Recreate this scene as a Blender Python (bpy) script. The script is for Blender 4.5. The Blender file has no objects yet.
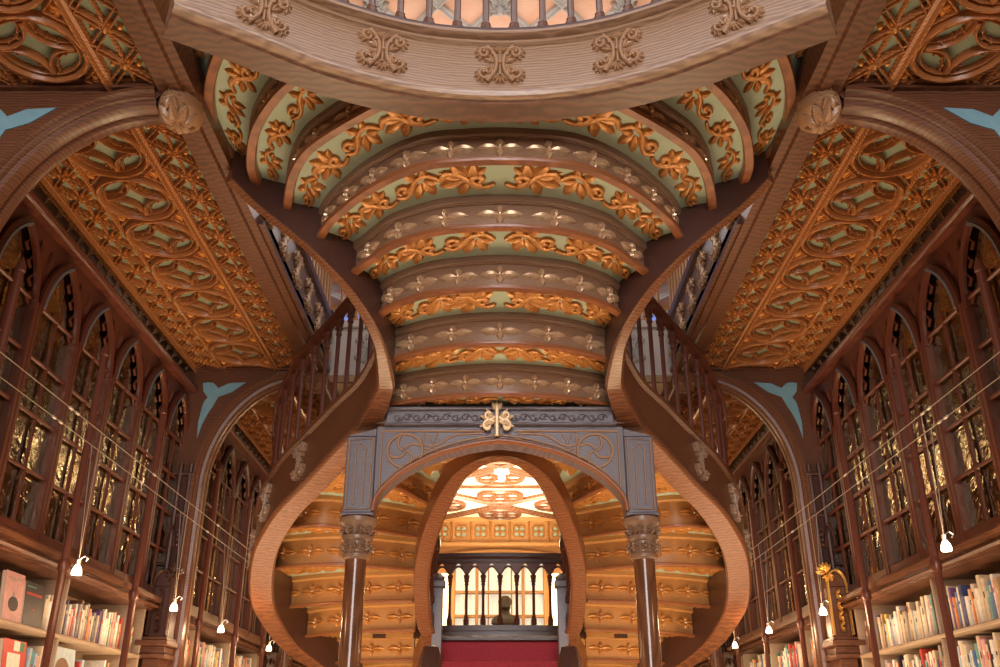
import bpy, math, random
import numpy as np
from mathutils import Vector
R = random.Random(7)
S = bpy.context.scene
C = S.collection
H0 = 1.6                      # eye height: every z below is measured from the eye, H0 is added on building
TH = math.radians(24.36); CT, ST = math.cos(TH), math.sin(TH); F = 920.0
# ------------------------------------------------------------------ camera, light, exposure
cd = bpy.data.cameras.new('camera'); cam = bpy.data.objects.new('camera', cd); C.objects.link(cam)
cam.location = (0, 0, H0); cam.rotation_euler = (math.pi/2+TH, 0, 0)
cd.sensor_width = 36; cd.lens = F*36/1000; cd.clip_start = .05; S.camera = cam
S.view_settings.view_transform = 'Standard'; S.view_settings.look = 'None'
S.view_settings.gamma = 1; S.view_settings.use_curve_mapping = False
S.view_settings.exposure = 0.50
w = bpy.data.worlds.new('world'); S.world = w; w.use_nodes = True
w.node_tree.nodes['Background'].inputs[0].default_value = (.80, .70, .66, 1)
w.node_tree.nodes['Background'].inputs[1].default_value = .07
def light(kind, name, loc, power, col, size=1, sy=None, rot=(0, 0, 0), spread=None):
    l = bpy.data.lights.new(name, kind); o = bpy.data.objects.new(name, l); C.objects.link(o)
    o.location = (loc[0], loc[1], loc[2]+H0); o.rotation_euler = rot; l.energy = power; l.color = col
    if kind == 'AREA':
        l.size = size
        if sy: l.shape = 'RECTANGLE'; l.size_y = sy
        if spread: l.spread = spread
    else: l.shadow_soft_size = size
    return o
WARM = (1, .58, .25)
light('AREA', 'street_window_daylight', (0, -4.5, 2.6), 205, (1, .93, .90), 3.5, 4, (math.radians(99), 0, 0), math.radians(110))
light('AREA', 'skylight', (0, 2.2, 6.2), 90, (.86, .90, 1), 4, 4, (0, 0, 0))
light('AREA', 'shop_glow_left', (-1.9, 6.3, -1.2), 62, (1, .70, .42), 1.2, 8, (math.pi, 0, 0))
light('AREA', 'shop_glow_right', (1.9, 6.3, -1.2), 62, (1, .70, .42), 1.2, 8, (math.pi, 0, 0))
light('AREA', 'under_stair_glow_left', (-.95, 6.9, -1.3), 85, (1, .74, .42), 1.5, 1.5, (math.pi, 0, 0))
light('AREA', 'under_stair_glow_right', (.95, 6.9, -1.3), 85, (1, .74, .42), 1.5, 1.5, (math.pi, 0, 0))
light('POINT', 'rear_fill_light', (0, 11.4, 2.3), 30, (1, .80, .50), .3)  # unseen point light added to brighten the far end
light('AREA', 'rear_ceiling_wash', (0, 11.2, 1.9), 190, (1, .84, .58), 1.6, 3, (math.pi, 0, 0), math.radians(120))  # unseen area light added to brighten the rear ceiling
light('POINT', 'rear_sconce_light', (-1.0, 12.6, 1.9), 14, (1, .72, .38), .1)
light('POINT', 'rear_sconce_light', (1.0, 12.6, 1.9), 14, (1, .72, .38), .1)
light('AREA', 'upper_floor_light', (0, 9, 5.0), 80, (1, .92, .84), 4, 4, (math.pi, 0, 0))
light('AREA', 'upper_floor_daylight', (0, 9.5, 6.2), 25, (.9, .93, 1), 3, 3, (0, 0, 0))

# ------------------------------------------------------------------ materials
def mat(name, col, rough=.5, metal=0, col2=None, scale=6, stretch=(1, 1, 1), bump=0, emit=0, detail=4, spec=.5, bscale=None):
    m = bpy.data.materials.new(name); m.use_nodes = True; nt = m.node_tree; b = nt.nodes['Principled BSDF']
    b.inputs['Roughness'].default_value = rough; b.inputs['Metallic'].default_value = metal
    b.inputs['Specular IOR Level'].default_value = spec
    b.inputs['Base Color'].default_value = (*col, 1)
    tc = nt.nodes.new('ShaderNodeTexCoord'); mp = nt.nodes.new('ShaderNodeMapping')
    mp.inputs['Scale'].default_value = stretch; nt.links.new(tc.outputs['Object'], mp.inputs[0])
    n = nt.nodes.new('ShaderNodeTexNoise'); n.inputs['Scale'].default_value = scale; n.inputs['Detail'].default_value = detail
    n.inputs['Distortion'].default_value = .8
    nt.links.new(mp.outputs[0], n.inputs['Vector'])
    if col2:
        r = nt.nodes.new('ShaderNodeValToRGB'); r.color_ramp.elements[0].position = .32; r.color_ramp.elements[1].position = .68
        r.color_ramp.elements[0].color = (*col, 1); r.color_ramp.elements[1].color = (*col2, 1)
        nt.links.new(n.outputs['Fac'], r.inputs[0]); nt.links.new(r.outputs[0], b.inputs['Base Color'])
    if bump:
        bp = nt.nodes.new('ShaderNodeBump'); bp.inputs['Strength'].default_value = bump; bp.inputs['Distance'].default_value = .01
        src = n
        if bscale:
            src = nt.nodes.new('ShaderNodeTexNoise'); src.inputs['Scale'].default_value = bscale
            nt.links.new(mp.outputs[0], src.inputs['Vector'])
        nt.links.new(src.outputs['Fac'], bp.inputs['Height']); nt.links.new(bp.outputs[0], b.inputs['Normal'])
    if emit:
        b.inputs['Emission Color'].default_value = (*col, 1); b.inputs['Emission Strength'].default_value = emit
    return m
def wood(name, a, b, rough=.38, scale=5, stretch=(1, 1, 6), bump=.12):
    """grained timber: rings of a distorted wave, wandering with noise"""
    m = mat(name, a, rough, 0, None, scale, stretch, 0)
    nt = m.node_tree; bs = nt.nodes['Principled BSDF']; mp = [n for n in nt.nodes if n.type == 'MAPPING'][0]
    wv = nt.nodes.new('ShaderNodeTexWave'); wv.wave_type = 'RINGS'; wv.inputs['Scale'].default_value = scale*1.3
    wv.inputs['Distortion'].default_value = 7; wv.inputs['Detail'].default_value = 3; wv.inputs['Detail Scale'].default_value = 1.3
    nt.links.new(mp.outputs[0], wv.inputs['Vector'])
    r = nt.nodes.new('ShaderNodeValToRGB'); r.color_ramp.elements[0].color = (*a, 1); r.color_ramp.elements[1].color = (*b, 1)
    r.color_ramp.elements[0].position = 0; r.color_ramp.elements[1].position = 1
    nt.links.new(wv.outputs['Fac'], r.inputs[0]); nt.links.new(r.outputs[0], bs.inputs['Base Color'])
    if bump:
        bp = nt.nodes.new('ShaderNodeBump'); bp.inputs['Strength'].default_value = bump; bp.inputs['Distance'].default_value = .004
        nt.links.new(wv.outputs['Fac'], bp.inputs['Height']); nt.links.new(bp.outputs[0], bs.inputs['Normal'])
    return m
M = dict(
    oak=wood('brown_oak', (.088, .032, .016), (.155, .060, .029), .34, 5, (1, 1, 3), .06),
    ribbon=wood('stringer_oak', (.12, .043, .019), (.22, .082, .035), .28, 7, (1.2, 1.2, 2.5)),
    riser=wood('riser_oak', (.16, .085, .05), (.30, .175, .105), .32, 6),
    dark=wood('dark_oak', (.045, .018, .014), (.085, .034, .024), .33),
    lilac=wood('sky_sheen_oak', (.088, .07, .082), (.14, .112, .13), .34, 4),  # lilac reflection of the sky put into the wood colour
    fascia=wood('pale_brown_oak', (.21, .115, .065), (.33, .195, .115), .36, 4, (1, 1, 4)),  # a paler brown than the other oak
    carve=wood('carved_oak', (.27, .14, .07), (.38, .21, .11), .36, 5),
    honey=wood('gold_lit_honey_oak', (.36, .165, .055), (.53, .27, .10), .36),  # gold lamplight on lower risers and window frame put into the colour
    lip=wood('orange_lit_oak', (.17, .055, .022), (.28, .098, .036), .32),
    gilt=mat('orange_gilt', (.36, .14, .035), .36, .25, (.54, .24, .065), 30, bump=.3),
    rosette=mat('highlit_bronze_wood', (.42, .25, .14), .30, .3, (.58, .38, .22), 40),  # lighter colour stands in for highlights on the carved relief
    bead=mat('pale_gilt_button', (.85, .65, .42), .25, .4),
    green=mat('sage_green_paint', (.30, .36, .28), .6, 0, (.36, .42, .33), 3),
    rib=wood('orange_ceiling_oak', (.22, .075, .025), (.46, .185, .065), .27, 9),
    ribflower=mat('gilded_flower', (.62, .25, .05), .35, .2, (.75, .33, .08), 30),
    teal=mat('ceiling_ground_green', (.15, .19, .14), .6, 0, (.22, .25, .17), 5),
    blue=mat('powder_blue_paint', (.15, .30, .36), .6, 0, (.19, .35, .41), 8),
    column=wood('polished_column_oak', (.12, .045, .02), (.18, .07, .03), .16, 5, (1, 1, .3), 0),
    redwood=wood('red_mahogany', (.075, .019, .011), (.13, .036, .019), .30, 6),
    archgrey=mat('grey_edge_paint', (.12, .12, .14), .5),
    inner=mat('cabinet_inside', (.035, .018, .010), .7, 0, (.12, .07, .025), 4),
    shelf=wood('beige_shelf_board', (.36, .25, .17), (.46, .33, .23), .5, 4),
    floor=wood('floor_board', (.16, .08, .045), (.24, .13, .08), .4),
    plaster=mat('brown_plaster', (.20, .12, .08), .8),
    palewall=mat('white_lit_fascia', (.55, .48, .42), .8),  # white light on the rear gallery front put into its colour
    peach=mat('peach_ceiling_paint', (.78, .40, .25), .7, 0, (.84, .50, .34), 3),
    grey=mat('grey_plaster_rib', (.55, .52, .48), .6),
    carpet=mat('red_carpet', (.36, .025, .04), .85, 0, (.45, .04, .055), 60, bump=.2),
    bulb=mat('lamp_bulb', (1, .78, .55), .3, emit=9),
    warmglow=mat('warm_lamp_shade', (1, .75, .40), .3, emit=3.0),
    curtain=mat('sunlit_curtain', (.82, .86, .74), .7, 0, None, 3, emit=.36),
    stained=mat('blue_stained_glass', (.16, .22, .55), .3, emit=.7),
    steel=mat('steel', (.55, .5, .46), .3, .9),
    wire=mat('steel_cable', (.50, .42, .34), .4, .5),
    bronze=mat('bust_bronze', (.03, .016, .010), .6, 0),
    gold=mat('gold_leaf', (.85, .48, .12), .28, .7, (.95, .62, .2), 30),
    pages=mat('page_paper', (.72, .62, .48), .8),
    white=mat('white_plastic', (.85, .83, .78), .4, emit=.2),
)
def glass_mat():
    m = bpy.data.materials.new('wavy_window_glass'); m.use_nodes = True; nt = m.node_tree; nt.nodes.clear()
    out = nt.nodes.new('ShaderNodeOutputMaterial'); mix = nt.nodes.new('ShaderNodeMixShader')
    tr = nt.nodes.new('ShaderNodeBsdfTransparent'); gl = nt.nodes.new('ShaderNodeBsdfGlossy')
    tr.inputs[0].default_value = (.75, .62, .42, 1); gl.inputs[0].default_value = (.95, .85, .62, 1); gl.inputs['Roughness'].default_value = .04
    mix.inputs[0].default_value = .42
    tc = nt.nodes.new('ShaderNodeTexCoord'); n = nt.nodes.new('ShaderNodeTexNoise'); n.inputs['Scale'].default_value = 7; n.inputs['Distortion'].default_value = 1.5
    bp = nt.nodes.new('ShaderNodeBump'); bp.inputs['Strength'].default_value = .4; bp.inputs['Distance'].default_value = .02
    L = nt.links.new; L(tc.outputs['Object'], n.inputs['Vector']); L(n.outputs['Fac'], bp.inputs['Height']); L(bp.outputs[0], gl.inputs['Normal'])
    L(tr.outputs[0], mix.inputs[1]); L(gl.outputs[0], mix.inputs[2]); L(mix.outputs[0], out.inputs[0])
    return m
M['glass'] = glass_mat()

# ------------------------------------------------------------------ geometry helpers
def onZ(px, py, z):
    t = (333.5-py)/F; y = z*(CT-t*ST)/(ST+t*CT); d = y*CT+z*ST
    return (px-500)*d/F, y
def onY(px, py, y):
    t = (333.5-py)/F; z = y*(ST+t*CT)/(CT-t*ST); d = y*CT+z*ST
    return (px-500)*d/F, z
def A(p): return np.array(p, float)
def spline(pts, n):
    """smooth curve through points, resampled to n points of equal length"""
    P = A(pts); Q = np.vstack([2*P[0]-P[1], P, 2*P[-1]-P[-2]]); out = []
    for i in range(1, len(Q)-2):
        p0, p1, p2, p3 = Q[i-1:i+3]
        for t in np.linspace(0, 1, 16, endpoint=False):
            out.append(.5*((2*p1)+(p2-p0)*t+(2*p0-5*p1+4*p2-p3)*t*t+(3*p1-p0-3*p2+p3)*t**3))
    out.append(P[-1]); return resample(out, n)
def resample(P, n):
    P = A(P); s = np.r_[0, np.cumsum(np.linalg.norm(np.diff(P, axis=0), axis=1))]
    q = np.linspace(0, s[-1], n); return np.stack([np.interp(q, s, P[:, k]) for k in range(P.shape[1])], 1)
def length(P): return float(np.linalg.norm(np.diff(A(P), axis=0), axis=1).sum())
def hnormals(P):
    """horizontal unit normals, to the left of the running direction"""
    P = A(P); T = np.gradient(P[:, :2], axis=0); T /= np.maximum(np.linalg.norm(T, axis=1), 1e-9)[:, None]
    return np.stack([-T[:, 1], T[:, 0]], 1)
class MB:
    def __init__(s): s.v = []; s.f = []; s.m = []; s.mi = 0
    def add(s, V, Fs):
        b = len(s.v); s.v += [tuple(map(float, p)) for p in V]; s.f += [tuple(b+i for i in f) for f in Fs]; s.m += [s.mi]*len(Fs); return s
    def box(s, x0, y0, z0, x1, y1, z1):
        V = [(x, y, z) for z in (z0, z1) for y in (y0, y1) for x in (x0, x1)]
        return s.add(V, [(0, 2, 3, 1), (4, 5, 7, 6), (0, 1, 5, 4), (2, 6, 7, 3), (0, 4, 6, 2), (1, 3, 7, 5)])
    def bbox(s, x0, y0, z0, x1, y1, z1, c=.006):
        """a box whose long edges are chamfered"""
        c = min(c, (x1-x0)*.4, (y1-y0)*.4, (z1-z0)*.4)
        pr = [(x0+c, y0), (x1-c, y0), (x1, y0+c), (x1, y1-c), (x1-c, y1), (x0+c, y1), (x0, y1-c), (x0, y0+c)]
        cx, cy = (x0+x1)/2, (y0+y1)/2
        def ins(p): return (p[0]+(c if p[0] < cx else -c), p[1]+(c if p[1] < cy else -c))
        V = []
        for z, f in ((z0, 1), (z0+c, 0), (z1-c, 0), (z1, 1)): V += [(*(ins(p) if f else p), z) for p in pr]
        Fs = [tuple(range(7, -1, -1)), tuple(range(24, 32))]
        for k in range(3): Fs += [(8*k+i, 8*k+(i+1) % 8, 8*k+8+(i+1) % 8, 8*k+8+i) for i in range(8)]
        return s.add(V, Fs)
    def grid(s, G, closeu=False, closev=False):
        G = [list(r) for r in G]; n = len(G); m = len(G[0]); V = [p for r in G for p in r]; Fs = []
        for i in range(n if closeu else n-1):
            for j in range(m if closev else m-1):
                i2, j2 = (i+1) % n, (j+1) % m; Fs.append((i*m+j, i*m+j2, i2*m+j2, i2*m+j))
        return s.add(V, Fs)
    def tube(s, P, r, k=8, closed=False):
        P = A(P); n = len(P); rr = np.ones(n)*r if np.isscalar(r) else A(r)
        T = (np.roll(P, -1, 0)-np.roll(P, 1, 0)) if closed else np.gradient(P, axis=0)
        G = []; up = A((0, 0, 1)) if abs(T[0][2]) < .9*np.linalg.norm(T[0]) else A((1, 0, 0))
        for i in range(n):
            t = T[i]/max(np.linalg.norm(T[i]), 1e-9); a = up-t*np.dot(up, t); a /= max(np.linalg.norm(a), 1e-9); b = np.cross(t, a); up = a
            G.append([P[i]+rr[i]*(math.cos(2*math.pi*j/k)*a+math.sin(2*math.pi*j/k)*b) for j in range(k)])
        s.grid(G, closed, True)
        if not closed: s.add(G[0], [tuple(range(k))]); s.add(G[-1], [tuple(range(k))])
        return s
    def lathe(s, x, y, prof, k=16, sx=1, sy=1):
        s.grid([[(x+r*sx*math.cos(2*math.pi*j/k), y+r*sy*math.sin(2*math.pi*j/k), z) for j in range(k)] for r, z in prof], False, True)
        return s
    def sweep(s, P, prof, cap=True):
        """closed profile (n, z) carried along a path, n along the horizontal left normal; prof may depend on i"""
        N = hnormals(P); G = []
        for i, p in enumerate(P):
            pr = prof(i) if callable(prof) else prof
            G.append([(p[0]+N[i][0]*a, p[1]+N[i][1]*a, p[2]+b) for a, b in pr])
        s.grid(G, False, True)
        if cap: k = len(G[0]); s.add(G[0], [tuple(range(k))]); s.add(G[-1], [tuple(range(k))])
        return s
    def prism(s, pts, fn0, fn1):
        """polygon between two mapped copies"""
        n = len(pts); V = [fn0(*p) for p in pts]+[fn1(*p) for p in pts]
        return s.add(V, [tuple(range(n)), tuple(range(2*n-1, n-1, -1))]+[(i, (i+1) % n, n+(i+1) % n, n+i) for i in range(n)])
    def stroke(s, P, wd, h, mp, closed=False, flat=False):
        """raised bar along a 2-d path on a surface; mp(u,v,h) -> 3-d"""
        P = A(P); n = len(P); ww = np.ones(n)*wd if np.isscalar(wd) else A(wd)
        T = (np.roll(P, -1, 0)-np.roll(P, 1, 0)) if closed else np.gradient(P, axis=0)
        T /= np.maximum(np.linalg.norm(T, axis=1), 1e-9)[:, None]; N = np.stack([-T[:, 1], T[:, 0]], 1)
        cs = [(-1, 0), (-.8, .75), (-.25, 1), (.25, 1), (.8, .75), (1, 0)] if not flat else [(-1, 0), (-1, 1), (1, 1), (1, 0)]
        s.grid([[mp(*(P[i]+N[i]*ww[i]*a), b*h) for a, b in cs] for i in range(n)], closed, False)
        if not closed:
            for i in (0, n-1): s.add([mp(*(P[i]+N[i]*ww[i]*a), b*h) for a, b in cs], [tuple(range(len(cs)))])
        return s
    def petal(s, c, a, L, W, h, mp, base=.0):
        """pointed domed leaf of length L from c in direction a"""
        n = 7; ca, sa = math.cos(a), math.sin(a); G = []
        for i in range(n):
            t = i/(n-1); w_ = W*math.sin(math.pi*min(1, t*.98+.01))**.8*(1-.25*t); x = base+t*L
            row = []
            for b, hh in ((-1, 0), (-.55, .8), (0, .55), (.55, .8), (1, 0)):
                row.append(mp(c[0]+x*ca-b*w_*sa, c[1]+x*sa+b*w_*ca, hh*h*(math.sin(math.pi*t)*.7+.3 if 0 < t < 1 else .1)))
            G.append(row)
        return s.grid(G)
    def dome(s, c, r, h, mp, k=8):
        G = [[mp(c[0]+r*q*math.cos(2*math.pi*j/k), c[1]+r*q*math.sin(2*math.pi*j/k), hh*h) for j in range(k)] for q, hh in ((1, 0), (.85, .6), (.45, .95), (.05, 1))]
        return s.grid(G, False, True)
    def mesh(s, name, mats, off=(0, 0, 0), smooth=35):
        me = bpy.data.meshes.new(name)
        me.from_pydata([(x-off[0], y-off[1], z-off[2]) for x, y, z in s.v], [], s.f)
        for m in (mats if isinstance(mats, (list, tuple)) else [mats]): me.materials.append(m)
        me.polygons.foreach_set('material_index', s.m); me.update()
        if smooth:
            me.shade_smooth(); me.set_sharp_from_angle(angle=math.radians(smooth))
        return me
    def build(s, name, mats, parent=None, mirror=False, at=None, smooth=35):
        if mirror: s.v = [(-x, y, z) for x, y, z in s.v]; s.f = [f[::-1] for f in s.f]
        o = A(parent['_o']) if parent is not None else (A(at) if at is not None else A((0, 0, 0)))
        if parent is None and at is None:
            V = A(s.v); o = A(((V[:, 0].min()+V[:, 0].max())/2, (V[:, 1].min()+V[:, 1].max())/2, V[:, 2].min()))
        ob = bpy.data.objects.new(name, s.mesh(name, mats, o, smooth)); C.objects.link(ob)
        if parent is not None: ob.parent = parent
        else: ob.location = (o[0], o[1], o[2]+H0)
        ob['_o'] = list(map(float, o)); return ob
def tag(o, label=None, cat=None, group=None, kind=None):
    if label: o['label'] = label
    if cat: o['category'] = cat
    if group: o['group'] = group
    if kind: o['kind'] = kind
    return o
def thing(name, loc, label, cat, group=None, rz=0):
    o = bpy.data.objects.new(name, None); C.objects.link(o); o.location = (loc[0], loc[1], loc[2]+H0)
    o.rotation_euler.z = rz; o['_o'] = list(map(float, loc)); o.empty_display_size = .1
    return tag(o, label, cat, group)
def put(name, me, parent, loc, rz=0, sc=(1, 1, 1), rot=None):
    o = bpy.data.objects.new(name, me); C.objects.link(o); po = parent['_o'] if parent is not None else (0, 0, -H0)
    o.parent = parent; o.location = (loc[0]-po[0], loc[1]-po[1], loc[2]-po[2]); o.rotation_euler = rot or (0, 0, rz); o.scale = sc
    o['_o'] = list(map(float, loc)); return o
def struct(o): o['kind'] = 'structure'; return o
def arc(cx, cy, r, a0, a1, n=12, ry=None):
    return [(cx+r*math.cos(math.radians(a0+(a1-a0)*i/(n-1))), cy+(ry or r)*math.sin(math.radians(a0+(a1-a0)*i/(n-1)))) for i in range(n)]
def spiral(cx, cy, r0, r1, a0, turn, n=14):
    return [(cx+(r0+(r1-r0)*i/(n-1))*math.cos(math.radians(a0+turn*i/(n-1))), cy+(r0+(r1-r0)*i/(n-1))*math.sin(math.radians(a0+turn*i/(n-1)))) for i in range(n)]
SIDES = ((-1, 'left'), (1, 'right'))

# ornament motifs ------------------------------------------------
def rosette(mb, c, L, Hh, mp, h=.014):
    for a, l, w_ in ((0, L, Hh*.62), (math.pi, L, Hh*.62), (math.pi/2, Hh, Hh*.5), (-math.pi/2, Hh, Hh*.5)):
        mb.petal(c, a, l, w_, h, mp, .005)
def scroll(mb, u0, sg, Lu, Hv, mp, h=.016, var=0):
    """one acanthus scroll, starting at u0 and running in the sg direction"""
    def q(P): return [(u0+sg*x*Lu, y*Hv) for x, y in P]
    def st(P, w0, w1, hh=1):
        n = len(P); ws = [Hv*1.35*(w0+(w1-w0)*i/(n-1)) for i in range(n)]
        ws[0] *= .6; ws[-1] *= .5; mb.stroke(q(P), ws, h*hh, mp)
    if var % 2 == 0:
        st(spline([(0, .30), (.2, .18), (.42, .3), (.6, .6), (.85, .72), (1, .5)], 12), .05, .07)
        st(spiral(.30, .46, .17, .03, -110, 400), .05, .07, 1.1)
        lobes = [(.42, .45, 100, .36, .13), (.5, .48, 62, .38, .13), (.58, .5, 28, .36, .12), (.6, .42, -12, .38, .12), (.5, .36, -55, .34, .12), (.36, .6, 140, .22, .09)]
    else:
        st(spline([(0, .55), (.2, .78), (.45, .7), (.65, .4), (.85, .25), (1, .42)], 12), .05, .06)
        st(spiral(.78, .56, .15, .03, -60, 380), .045, .06, 1.1)
        lobes = [(.3, .6, 200, .24, .1), (.32, .58, 255, .36, .12), (.38, .56, 300, .40, .12), (.45, .6, 340, .34, .11), (.42, .68, 60, .26, .1), (.3, .7, 110, .22, .09)]
    for x, y, a, l, w_ in lobes:
        a = math.radians(a); mb.petal((u0+sg*x*Lu, y*Hv), a if sg > 0 else math.pi-a, l*Hv*1.5, w_*Hv*1.45, h*1.2, mp)
def cartouche(mb, c, W, Hh, mp, h=.022):
    for sx in (-1, 1):
        mb.stroke([(c[0]+sx*(W*.07+.20*W*abs(v)**2.2), c[1]+v*Hh*.46) for v in np.linspace(-1, 1, 15)], W*.045, h, mp)
        for sy in (-1, 1):
            mb.stroke([(c[0]+sx*x*W, c[1]+sy*y*Hh) for x, y in spiral(.31, .26, .17, .04, 200, -400, 18)], W*.042, h*1.1, mp)
            for k in range(7):
                a = math.radians(-60+k*35); mb.petal((c[0]+sx*.33*W, c[1]+sy*.28*Hh), math.atan2(sy*math.sin(a), sx*math.cos(a)), W*.20, W*.065, h, mp)
            for a in (20, 60): mb.petal((c[0]+sx*.12*W, c[1]+sy*.06*Hh), math.atan2(sy*math.sin(math.radians(a)), sx*math.cos(math.radians(a))), W*.24, W*.06, h*.9, mp)
            mb.dome((c[0]+sx*.33*W, c[1]+sy*.27*Hh), W*.05, h*1.6, mp, 6)
    for sy in (-1, 1):
        for a in (35, 65, 90, 115, 145): mb.petal((c[0], c[1]+sy*.30*Hh), math.radians(sy*a), Hh*.20, W*.06, h*1.2, mp)
    mb.stroke([(c[0], c[1]-.3*Hh), (c[0], c[1]+.3*Hh)], W*.03, h*.8, mp)
    mb.dome(c, W*.06, h*1.4, mp, 6)

# ------------------------------------------------------------------ room shell
ZC, ZB = 3.10, 3.03           # panelled gallery ceilings, underside of their edge beams
BAYS = (.05, 3.84, 7.63, 11.42); YB = 13.5; YF = -5.0
mb = MB().box(-3.2, YF, -1.72, 3.2, YB+.2, -1.6); struct(mb.build('floor', M['floor']))
for sx, sd in SIDES:
    mb = MB().box(3.05, YF, -1.6, 3.2, YB, 6.9); struct(mb.build('wall_'+sd, M['plaster'], mirror=sx < 0))
mb = MB().box(-3.05, YB, -1.6, 3.05, YB+.2, 1.40); mb.box(-3.05, YB, 2.50, 3.05, YB+.2, 6.9)
mb.box(-3.05, YB, 1.40, -.66, YB+.2, 2.50); mb.box(.66, YB, 1.40, 3.05, YB+.2, 2.50)
struct(mb.build('wall_back', M['honey']))
# upper storey ceiling: peach coffers with grey plaster ribs
mb = MB().box(-3.05, 3, 6.6, 3.05, YB, 6.75); uc = struct(mb.build('ceiling', M['peach']))
mb = MB()
mp = lambda u, v, h: (u, v, 6.6-h)
for k in range(-8, 26):
    for sl in (-1, 1):
        P = [(x, 3.2+k*.72+sl*x*1.2) for x in np.linspace(-3, 3, 40)]; P = [p for p in P if 3.05 < p[1] < YB-.05]
        if len(P) > 1: mb.stroke(P, .035, .05, mp); mb.stroke(P, .015, .08, mp)
mb.build('plaster_rib', M['grey'], uc)
mb = MB()
for k in range(-2, 16):
    for x in (-2.4, -1.2, 0, 1.2, 2.4):
        y = 3.2+k*.72+(.36*0)
        if 3.2 < y < YB-.2:
            for a in range(8): mb.petal((x, y), a*math.pi/4, .13, .04, .13, mp)
            mb.dome((x, y), .05, .16, mp)
mb.build('plaster_boss', M['grey'], uc)

def ceiling_lattice(mb, fl, x0, x1, y0, y1, mp, step=.235):
    n = max(1, round((y1-y0)/step)); st = (y1-y0)/n; w_ = x1-x0
    for k in range(n):
        a = y0+k*st
        for (p, q_) in (((x0, a), (x1, a+st)), ((x0, a+st), (x1, a))):
            for o in (-.022, .022): mb.stroke([(p[0], p[1]+o), (q_[0], q_[1]+o)], .007, .036, mp)
        mb.stroke([(x0+w_*.5, a), (x0+w_*.5, a+st)], .010, .026, mp)
        c = (x0+w_/2, a+st/2)
        for j in range(4): fl.petal(c, j*math.pi/2+math.pi/4, .050, .018, .040, mp)
        fl.dome(c, .013, .055, mp, 6)
        for cc in ((x0+.04, a+st/2), (x1-.04, a+st/2)): fl.dome(cc, .017, .03, mp, 6)
def medallion_mesh():
    mb = MB(); mp = lambda u, v, h: (u, v, -h)
    mb.stroke(arc(0, 0, .222, 0, 345, 24), .017, .052, mp, True)
    mb.stroke(arc(0, 0, .188, 0, 345, 24), .007, .034, mp, True)
    r = .18                                     # four concave arcs meeting in points: a star in the ring
    for k in range(4):
        a = math.radians(45+90*k); cx, cy = r*1.28*math.cos(a), r*1.28*math.sin(a)
        P = []
        for i in range(13):
            b = a+math.pi+math.radians(-50+100*i/12); P.append((cx+r*.88*math.cos(b), cy+r*.88*math.sin(b)))
        mb.stroke(P, .010, .044, mp)
        mb.stroke([(.82*x+.18*cx, .82*y+.18*cy) for x, y in P], .005, .028, mp)
        a2 = math.radians(90*k)
        for da in (-.36, .36): mb.dome((.125*math.cos(a2+da), .125*math.sin(a2+da)), .010, .04, mp, 5)
        c2 = math.radians(90*k+45); mb.petal((.115*math.cos(c2), .115*math.sin(c2)), c2+math.pi, .05, .014, .04, mp)
    return mb.mesh('medallion', M['rib'])
MED = medallion_mesh()
XW, XBO, XBI, XRG, XCO = 2.70, 1.72, 1.54, 1.98, 2.46
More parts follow.
